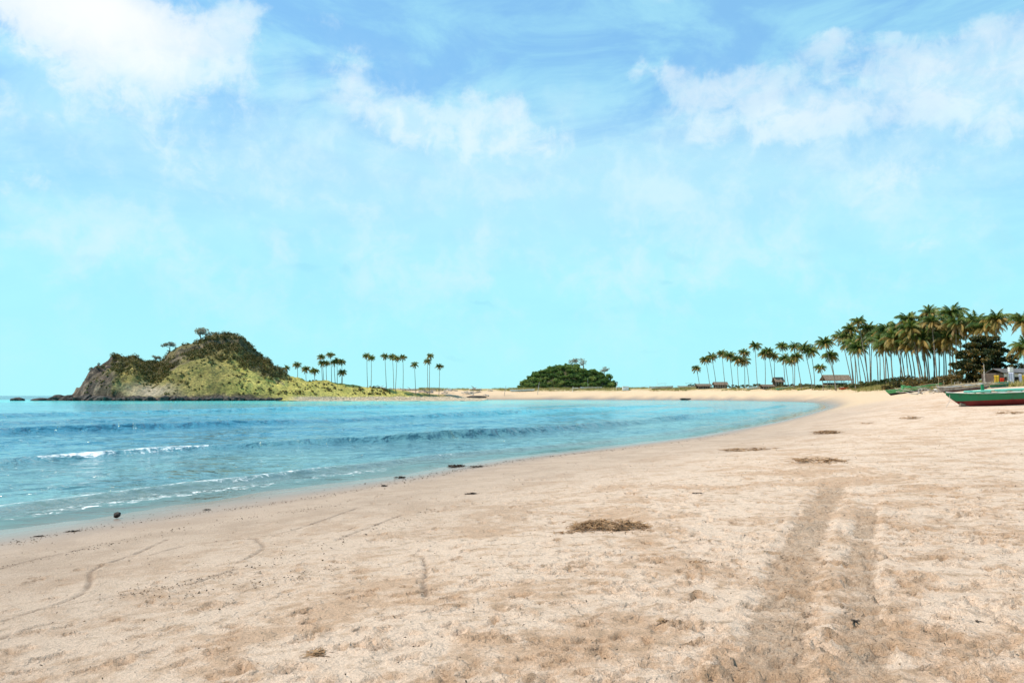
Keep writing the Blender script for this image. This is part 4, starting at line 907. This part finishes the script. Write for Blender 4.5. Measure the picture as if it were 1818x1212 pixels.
def cloth(px, y0, y1, wpx, Y, mat, label, seed):
    a = at(px, y0, Y); w = wpx / F * Y; h = (y1 - y0) / F * Y; mb = MB(); nx, nz = 8, 8; vs = []; rd = random.Random(seed)
    ph = rd.random() * 6
    for j in range(nz + 1):
        for i in range(nx + 1):
            t = j / nz; xx = (i / nx - .5) * w * (1 - .12 * math.sin(t * 2.5)) + .05 * w * math.sin(t * 4 + ph)
            vs.append((xx, .07 * math.sin(i * 1.7 + ph + t) * (.3 + t), -h * t * (1 - .05 * math.sin(i * .9 + ph))))
    o = mb.add(vs, [(j * (nx + 1) + i, j * (nx + 1) + i + 1, (j + 1) * (nx + 1) + i + 1, (j + 1) * (nx + 1) + i) for j in range(nz) for i in range(nx)]).build('hanging_cloth', mat, None, True)
    sm = o.modifiers.new('thickness', 'SOLIDIFY'); sm.thickness = .012
    o.location = a; tag(o, label, 'laundry', 'washing on the line')
MAT['c_yellow'] = simple('yellow_cloth', (.72, .44, .03), (.6, .35, .03), 2, .9, .1); MAT['c_red'] = simple('red_cloth', (.72, .06, .015), (.6, .045, .012), 2, .9, .1)
MAT['c_white'] = simple('pale_cloth', (.62, .62, .70), (.48, .48, .58), 2, .9, .1)
YL = 120
for a_ in ((1769, 666, 684, 9.5, 'c_yellow', 'yellow cloth hanging on the washing line next to the red cloth'), (1779, 671, 685.5, 7.5, 'c_red', 'red cloth hanging on the washing line between yellow and pale cloths'),
           (1795, 661, 683, 9.5, 'c_white', 'long pale lavender cloth hanging between the red cloth and a thin pale cloth'), (1811, 664, 680, 5, 'c_white', 'narrow pale cloth hanging between the lavender cloth and another yellow one'), (1817.5, 666, 680, 6, 'c_yellow', 'yellow cloth hanging alone beyond the narrow pale cloth')):
    cloth(a_[0], a_[1], a_[2], a_[3], YL, MAT[a_[4]], a_[5], int(a_[0]))
def washing_line():
    xa, xb = (1746 - 909) / F * YL, (1840 - 909) / F * YL; e = empty('washing_line', (xa, YL, ground(xa, YL)))
    zt = at(1746, 662, YL)[2] - e.location.z
    for x in (0, (1800 - 1746) / F * YL, xb - xa):
        MB().tube([(x, .04, -.5), (x + .03, .05, zt + .25)], [.05, .04], 6).build('post', MAT['drift'], e)
    MB().tube([(x, .03, zt - .35 * math.sin(PI * min(1, x / (xb - xa)))) for x in np.linspace(0, xb - xa, 14)], .012, 4).build('line', MAT['drift'], e)
    tag(e, 'washing line on grey posts strung in front of the white house', 'washing line')
washing_line()
def pole(px, ytop, Y, label, mat='bamboo', r=.05, lean=0, group=None, cross=None):
    b = on(px, Y); h = at(px, ytop, Y)[2] - b[2]; e = MB().tube([(0, 0, -.3), (lean * .5, 0, h * .5), (lean, 0, h)], [r, r * .9, r * .7], 6)
    if cross: e.tube([(lean - .1, 0, h * .78), (lean + cross, 0, h * .76)], r * .7, 6)
    o = e.build('pole', MAT[mat]); o.location = b; tag(o, label, 'pole', group)
pole(1748, 646, 118, 'tall slim pole standing before the trunk of the almond tree', 'drift', .055, -.1)
for k, (px, yt, Y) in enumerate(((1664, 670, 100), (1676, 674, 104), (1690, 672, 108), (1716, 676, 100), (1728, 674, 104), (1738, 673, 108), (1757, 675, 110), (1764, 672, 112))):
    pole(px, yt, Y, 'thin upright stick in the clutter of boats below the almond tree', 'bamboo', .03, random.uniform(-.3, .3), 'sticks among the boats')
for px, yt, lb, cr in ((954, 678, 'pale post standing on the far beach below the islet woods', None), (1016.5, 686, 'white post with a short crossbar on the far beach', 3.0), (1094.5, 679, 'bright white post at the end of the islet woods', None), (895, 684, 'leaning dead stick on the spit beside the islet', None)):
    pole(px, yt, 478, lb, 'b_white' if px > 1000 else 'drift', .16, .2 if px > 1000 else 1.2, None, cr)
def bamboo_fence():
    Y = 116; x0 = (1700 - 909) / F * Y; x1 = (1772 - 909) / F * Y; e = empty('bamboo_fence', (x0, Y, ground(x0, Y)))
    for k in range(13):
        x = (x1 - x0) * k / 12; MB().tube([(x, 0, -.3), (x + random.uniform(-.06, .06), 0, 1.25 + random.uniform(-.2, .25))], .035, 5).build('picket', MAT['bamboo'], e)
    for z in (.45, 1.0): MB().tube([(0, -.05, z), ((x1 - x0) * .5, -.05, z + .08), (x1 - x0, -.05, z - .03)], .03, 5).build('rail', MAT['bamboo'], e)
    tag(e, 'open bamboo fence below the almond tree', 'fence')
bamboo_fence()
def crate(px, Y, w, h, label):
    o = MB().box((0, 0, h / 2), (w / 2, w * .35, h / 2)).box((0, 0, h + .04), (w / 2 + .08, w * .4, .04)).build('storage_box', MAT['wall_white']); o.location = on(px, Y); tag(o, label, 'box')
crate(1110, 472, 3.6, 2.4, 'white block-shaped shelter at the end of the islet woods'); crate(1667, 124, 1.3, .5, 'white box behind the driftwood below the bushes'); crate(1683, 130, 1.0, .8, 'white lidded tank among the bushes')

# driftwood
def log_mesh(L, r, seed, branch=True):
    rd = random.Random(seed); mb = MB(); pts = [(L * t, rd.uniform(-.06, .06) * L, r * .7 + .12 * L * abs(rd.gauss(0, .35)) * (t > .3)) for t in np.linspace(0, 1, 6)]
    mb.tube(pts, [r * (1 - .55 * i / 5) for i in range(6)], 6)
    if branch:
        for k in range(3):
            i = rd.randint(1, 4); q = pts[i]; mb.tube([q, (q[0] + L * .14, q[1] + rd.uniform(-.2, .2) * L, q[2] + rd.uniform(.02, .14) * L), (q[0] + L * .26, q[1] + rd.uniform(-.3, .3) * L, q[2] + rd.uniform(.02, .2) * L)], [r * .4, r * .3, r * .12], 5)
    return mb.mesh('driftwood_log', True)
rd = random.Random(77)
for k in range(34):
    u = rd.uniform(585, 905); Y = rd.uniform(476, 486) + 3 * (k % 3); x = (u - 909) / F * Y
    o = link('driftwood_log', log_mesh(rd.uniform(3, 9), rd.uniform(.22, .5), k), MAT['drift']); o.location = (x, Y, max(ground(x, Y), head_z(x, Y) if x < -17 else -9) - .02); o.rotation_euler = (0, 0, rd.uniform(-.6, .6) + (PI if rd.random() < .5 else 0))
    tag(o, 'weathered driftwood log strewn on the sandy spit', 'driftwood', 'driftwood on the spit')
for k in range(16):
    u = rd.uniform(925, 1240); Y = rd.uniform(488, 494); x = (u - 909) / F * Y; o = link('driftwood_log', log_mesh(rd.uniform(2.5, 6), rd.uniform(.2, .4), 60 + k), MAT['drift']); o.location = (x, Y, ground(x, Y)); o.rotation_euler = (0, 0, rd.uniform(-.6, .6))
    tag(o, 'grey driftwood log in the grass at the top of the far beach', 'driftwood', 'driftwood along the far beach')
for k in range(16):
    u = rd.uniform(1622, 1690); Y = rd.uniform(104, 112); x = (u - 909) / F * Y; o = link('driftwood_branch', log_mesh(rd.uniform(1.6, 3.4), rd.uniform(.05, .10), 100 + k), MAT['drift']); o.location = (x, Y, ground(x, Y) + .25 * rd.random()); o.rotation_euler = (rd.uniform(-.1, .1), -.2 * rd.random(), rd.random() * 6.3)
    tag(o, 'bleached branch in the driftwood heap beside the bright green boat', 'driftwood', 'driftwood heap by the green boat')
for px, py, lb in ((1222, 708.5, 'dark seaweed-covered rock bar at the water edge of the far beach'),):
    p = hit(px, py); o = link('low_rock', rock_mesh('low_rock', (5.0, 1.6, .75), 5, 3, .5), MAT['rock_dark']); o.location = (p[0], p[1], ground(p[0], p[1])); tag(o, lb, 'rock')
p = hit(845, 706.5); o = link('low_rock', rock_mesh('low_rock', (7.0, 1.8, 1.0), 9, 3, .5), MAT['rock_dark']); o.location = (p[0], p[1], ground(p[0], p[1])); tag(o, 'low dark rock bar at the water edge of the sandy spit', 'rock')

# ------------------------------------------------------------------ things on the near sand
def strands(mb, n, rx, ry, h, ln, w, rd, dens=None):
    for k in range(n):
        a = rd.random() * 6.283; q = math.sqrt(rd.random()) * (1.0 if rd.random() < .86 else rd.uniform(1.0, 1.55)); x = rx * q * math.cos(a); y = ry * q * math.sin(a); z = h * max(0, 1 - q * q) * rd.random()
        if dens and rd.random() > dens(x / rx, y / ry): continue
        p = Vector((x, y, z)); d = Vector((rd.gauss(0, 1), rd.gauss(0, 1), rd.gauss(0, .12))).normalized(); L = ln * rd.uniform(.5, 1.5); pts = [p]
        for j in range(3):
            d = (d + Vector((rd.gauss(0, .5), rd.gauss(0, .5), rd.gauss(0, .12)))).normalized(); p = p + d * L / 3; p.z = min(max(p.z, .004), max(.008, h * (1.05 - .6 * q))); pts.append(p.copy())
        s = Vector((-d.y, d.x, rd.gauss(0, .6))).normalized() * w * rd.uniform(.5, 1.4)
        vs = []
        for j, q_ in enumerate(pts): f = 1 - .7 * abs(j / 3 - .4); vs += [q_ - s * f, q_ + s * f]
        mb.add(vs, [(2 * j, 2 * j + 1, 2 * j + 3, 2 * j + 2) for j in range(3)])
def heap(px, py, rxp, ryd, h, n, label, seed, ln=.10, w=.007, rot=0.0):
    p = hit(px, py); rx = rxp / F * p[1]; rd = random.Random(seed); mb = MB(); ph = rd.random() * 9
    strands(mb, n, rx, ryd, h, ln, w, rd, lambda u, v: min(1, max(.06, (float(fbm(np.array([u * 2.6 + ph]), np.array([v * 2.0 + ph]), seed, 3)[0]) - .02) * 7 * (1.25 - .8 * math.hypot(u, v)))))
    o = mb.build('seaweed_heap', MAT['weed']); o.location = (p[0], p[1], ground(p[0], p[1]) + .0); o.rotation_euler = (0, 0, rot); tag(o, label, 'seaweed')
heap(1090, 938, 74, .52, .11, 3800, 'largest brown heap of dry seaweed beside the tyre tracks', 1, .10, .006)
heap(1005, 945, 22, .12, .03, 120, 'small scrap of seaweed trailing off the largest heap', 11, .09, .006)
heap(1340, 799, 62, .55, .10, 1700, 'long thin strip of seaweed on the sand toward the water', 2, .22, .010, .25)
heap(1458, 820, 46, .75, .12, 1700, 'oval seaweed heap on the sand between two other heaps', 23, .2, .010)
heap(1470, 770, 30, .9, .16, 1200, 'dark raised seaweed heap beyond the oval one', 4, .28, .014)
heap(1617, 743, 20, .8, .14, 600, 'small seaweed heap on the sand below the green boats', 5, .3, .016)
heap(1540, 752, 12, .5, .08, 140, 'thin seaweed wisp near the small heap below the boats', 6, .25, .014)
heap(1795, 734, 26, .9, .12, 600, 'seaweed patch on the sand in front of the large green boat', 7, .3, .014)
heap(565, 1162, 24, .07, .03, 160, 'little brown scrap of seaweed with stalks on the lower sand', 8, .07, .005)
heap(1180, 1105, 16, .06, .03, 110, 'rusty scrap of weed pressed into the trodden sand', 9, .06, .006)
heap(1243, 1000, 22, .12, .02, 120, 'dark crumbly weed scrap between the largest heap and the tracks', 12, .06, .005)
p = hit(208, 918); o = link('beach_stone', rock_mesh('beach_stone', (.075, .06, .062), 37, 2, .5, 1.0), MAT['rock_dark']); o.location = (p[0], p[1], ground(p[0], p[1]) + .05); tag(o, 'single black stone on the wet sand by the waterline', 'stone')
def lump(px, py, r, label, seed, n=60):
    p = hit(px, py); rd = random.Random(seed); mb = MB(); strands(mb, n * 3, r, r * .7, r * .28, r * .6, r * .09, rd, lambda u, v: min(1, max(.05, (float(fbm(np.array([u * 2 + seed]), np.array([v * 1.5]), seed, 2)[0]) + .05) * 6))); o = mb.build('weed_clump', MAT['black_debris']); o.location = (p[0], p[1], ground(p[0], p[1])); tag(o, label, 'seaweed')
lump(838, 877, .13, 'curled dark weed clump alone on the smooth sand', 1)
lump(810, 828, .27, 'wide dark weed clump at the edge of the wash', 2, 140); lump(848, 829, .18, 'smaller dark weed clump next to the wide one at the wash', 3, 90)
lump(709, 848, .16, 'dark weed knot on the line of wrack below the wash', 4); lump(685, 863, .14, 'flat dark weed scrap just up the sand from the weed knot', 5); lump(366, 905, .08, 'dark weed scrap on the wrack line beyond the black stone', 6)
lump(70, 952, .07, 'dark weed scrap on the wrack line where the wash comes in', 7); lump(130, 944, .10, 'tangled weed scrap on the wrack line before the black stone', 8); lump(1240, 877, .09, 'tiny dark clump on the pale trodden sand', 9)
lump(1519, 1103, .035, 'small black pebble-like clump in the narrower tyre track', 10, 40); lump(1733, 1103, .03, 'small black clump beside the pale sand patch', 11, 40)

def flakes():
    """wrack: leaf bits, twigs and shell crumbs along the tide lines and over the trodden sand"""
    P = []
    def along(pts, n, sp, smin, smax):
        C = px_path(pts, 10)
        for k in range(n):
            i = rng.integers(0, len(C) - 1); t = rng.random(); q = C[i] * (1 - t) + C[i + 1] * t
            P.append((q[0] + rng.normal(0, sp), q[1] + rng.normal(0, sp), rng.uniform(smin, smax)))
    along([(0, 972), (130, 945), (330, 915), (480, 896), (600, 877), (700, 858)], 420, .16, .005, .022)
    along([(700, 858), (800, 838), (900, 822), (1000, 808), (1150, 793), (1300, 770)], 600, .34, .008, .038)
    along([(0, 1010), (150, 978), (300, 945), (480, 915), (600, 898)], 220, .15, .006, .02); along([(200, 1062), (330, 1040), (480, 1000), (640, 950), (780, 905)], 260, .12, .005, .02)
    along([(300, 1060), (450, 1040), (600, 1010)], 130, .15, .005, .018)
    for k in range(2600):
        y = 3.3 + 30 * rng.random() ** 1.5; x = rng.uniform(-.75, .75) * y; P.append((x, y, rng.uniform(.002, .011) * (1 + .06 * y)))
    P = np.array(P); d, _ = shore(P[:, 0], P[:, 1]); P = P[d > 1.2]; d = d[d > 1.2]; z = land_z(P[:, 0], P[:, 1], d); n = len(P)
    a = rng.uniform(0, 2 * PI, n); s = P[:, 2]; asp = rng.uniform(.12, .5, n); T = np.stack([np.cos(a), np.sin(a), rng.normal(0, .25, n)], -1) * s[:, None]; B = np.stack([-np.sin(a), np.cos(a), rng.normal(0, .5, n)], -1) * (s * asp)[:, None]
    c = np.stack([P[:, 0], P[:, 1], z + .012 + .4 * s], -1); up = np.array([0, 0, 1.0]) * (s * .5)[:, None]
    V = np.stack([c - T, c - B, c + T, c + B, c + up], 1).reshape(-1, 3); i = np.arange(n)[:, None] * 5
    Fq = np.concatenate([i + np.array([[0, 1, 4]]), i + np.array([[1, 2, 4]]), i + np.array([[2, 3, 4]]), i + np.array([[3, 0, 4]])])
    tag(link('wrack_debris', mesh_np('wrack_debris', V, Fq, False), MAT['flake']), 'dark crumbs of weed, twigs and leaf scattered over the sand and tide lines', kind='stuff')
MAT['flake'] = leafmat('wrack_bits', [(.02, .015, .012), (.06, .04, .025), (.16, .10, .05)], .5, .1)
flakes()
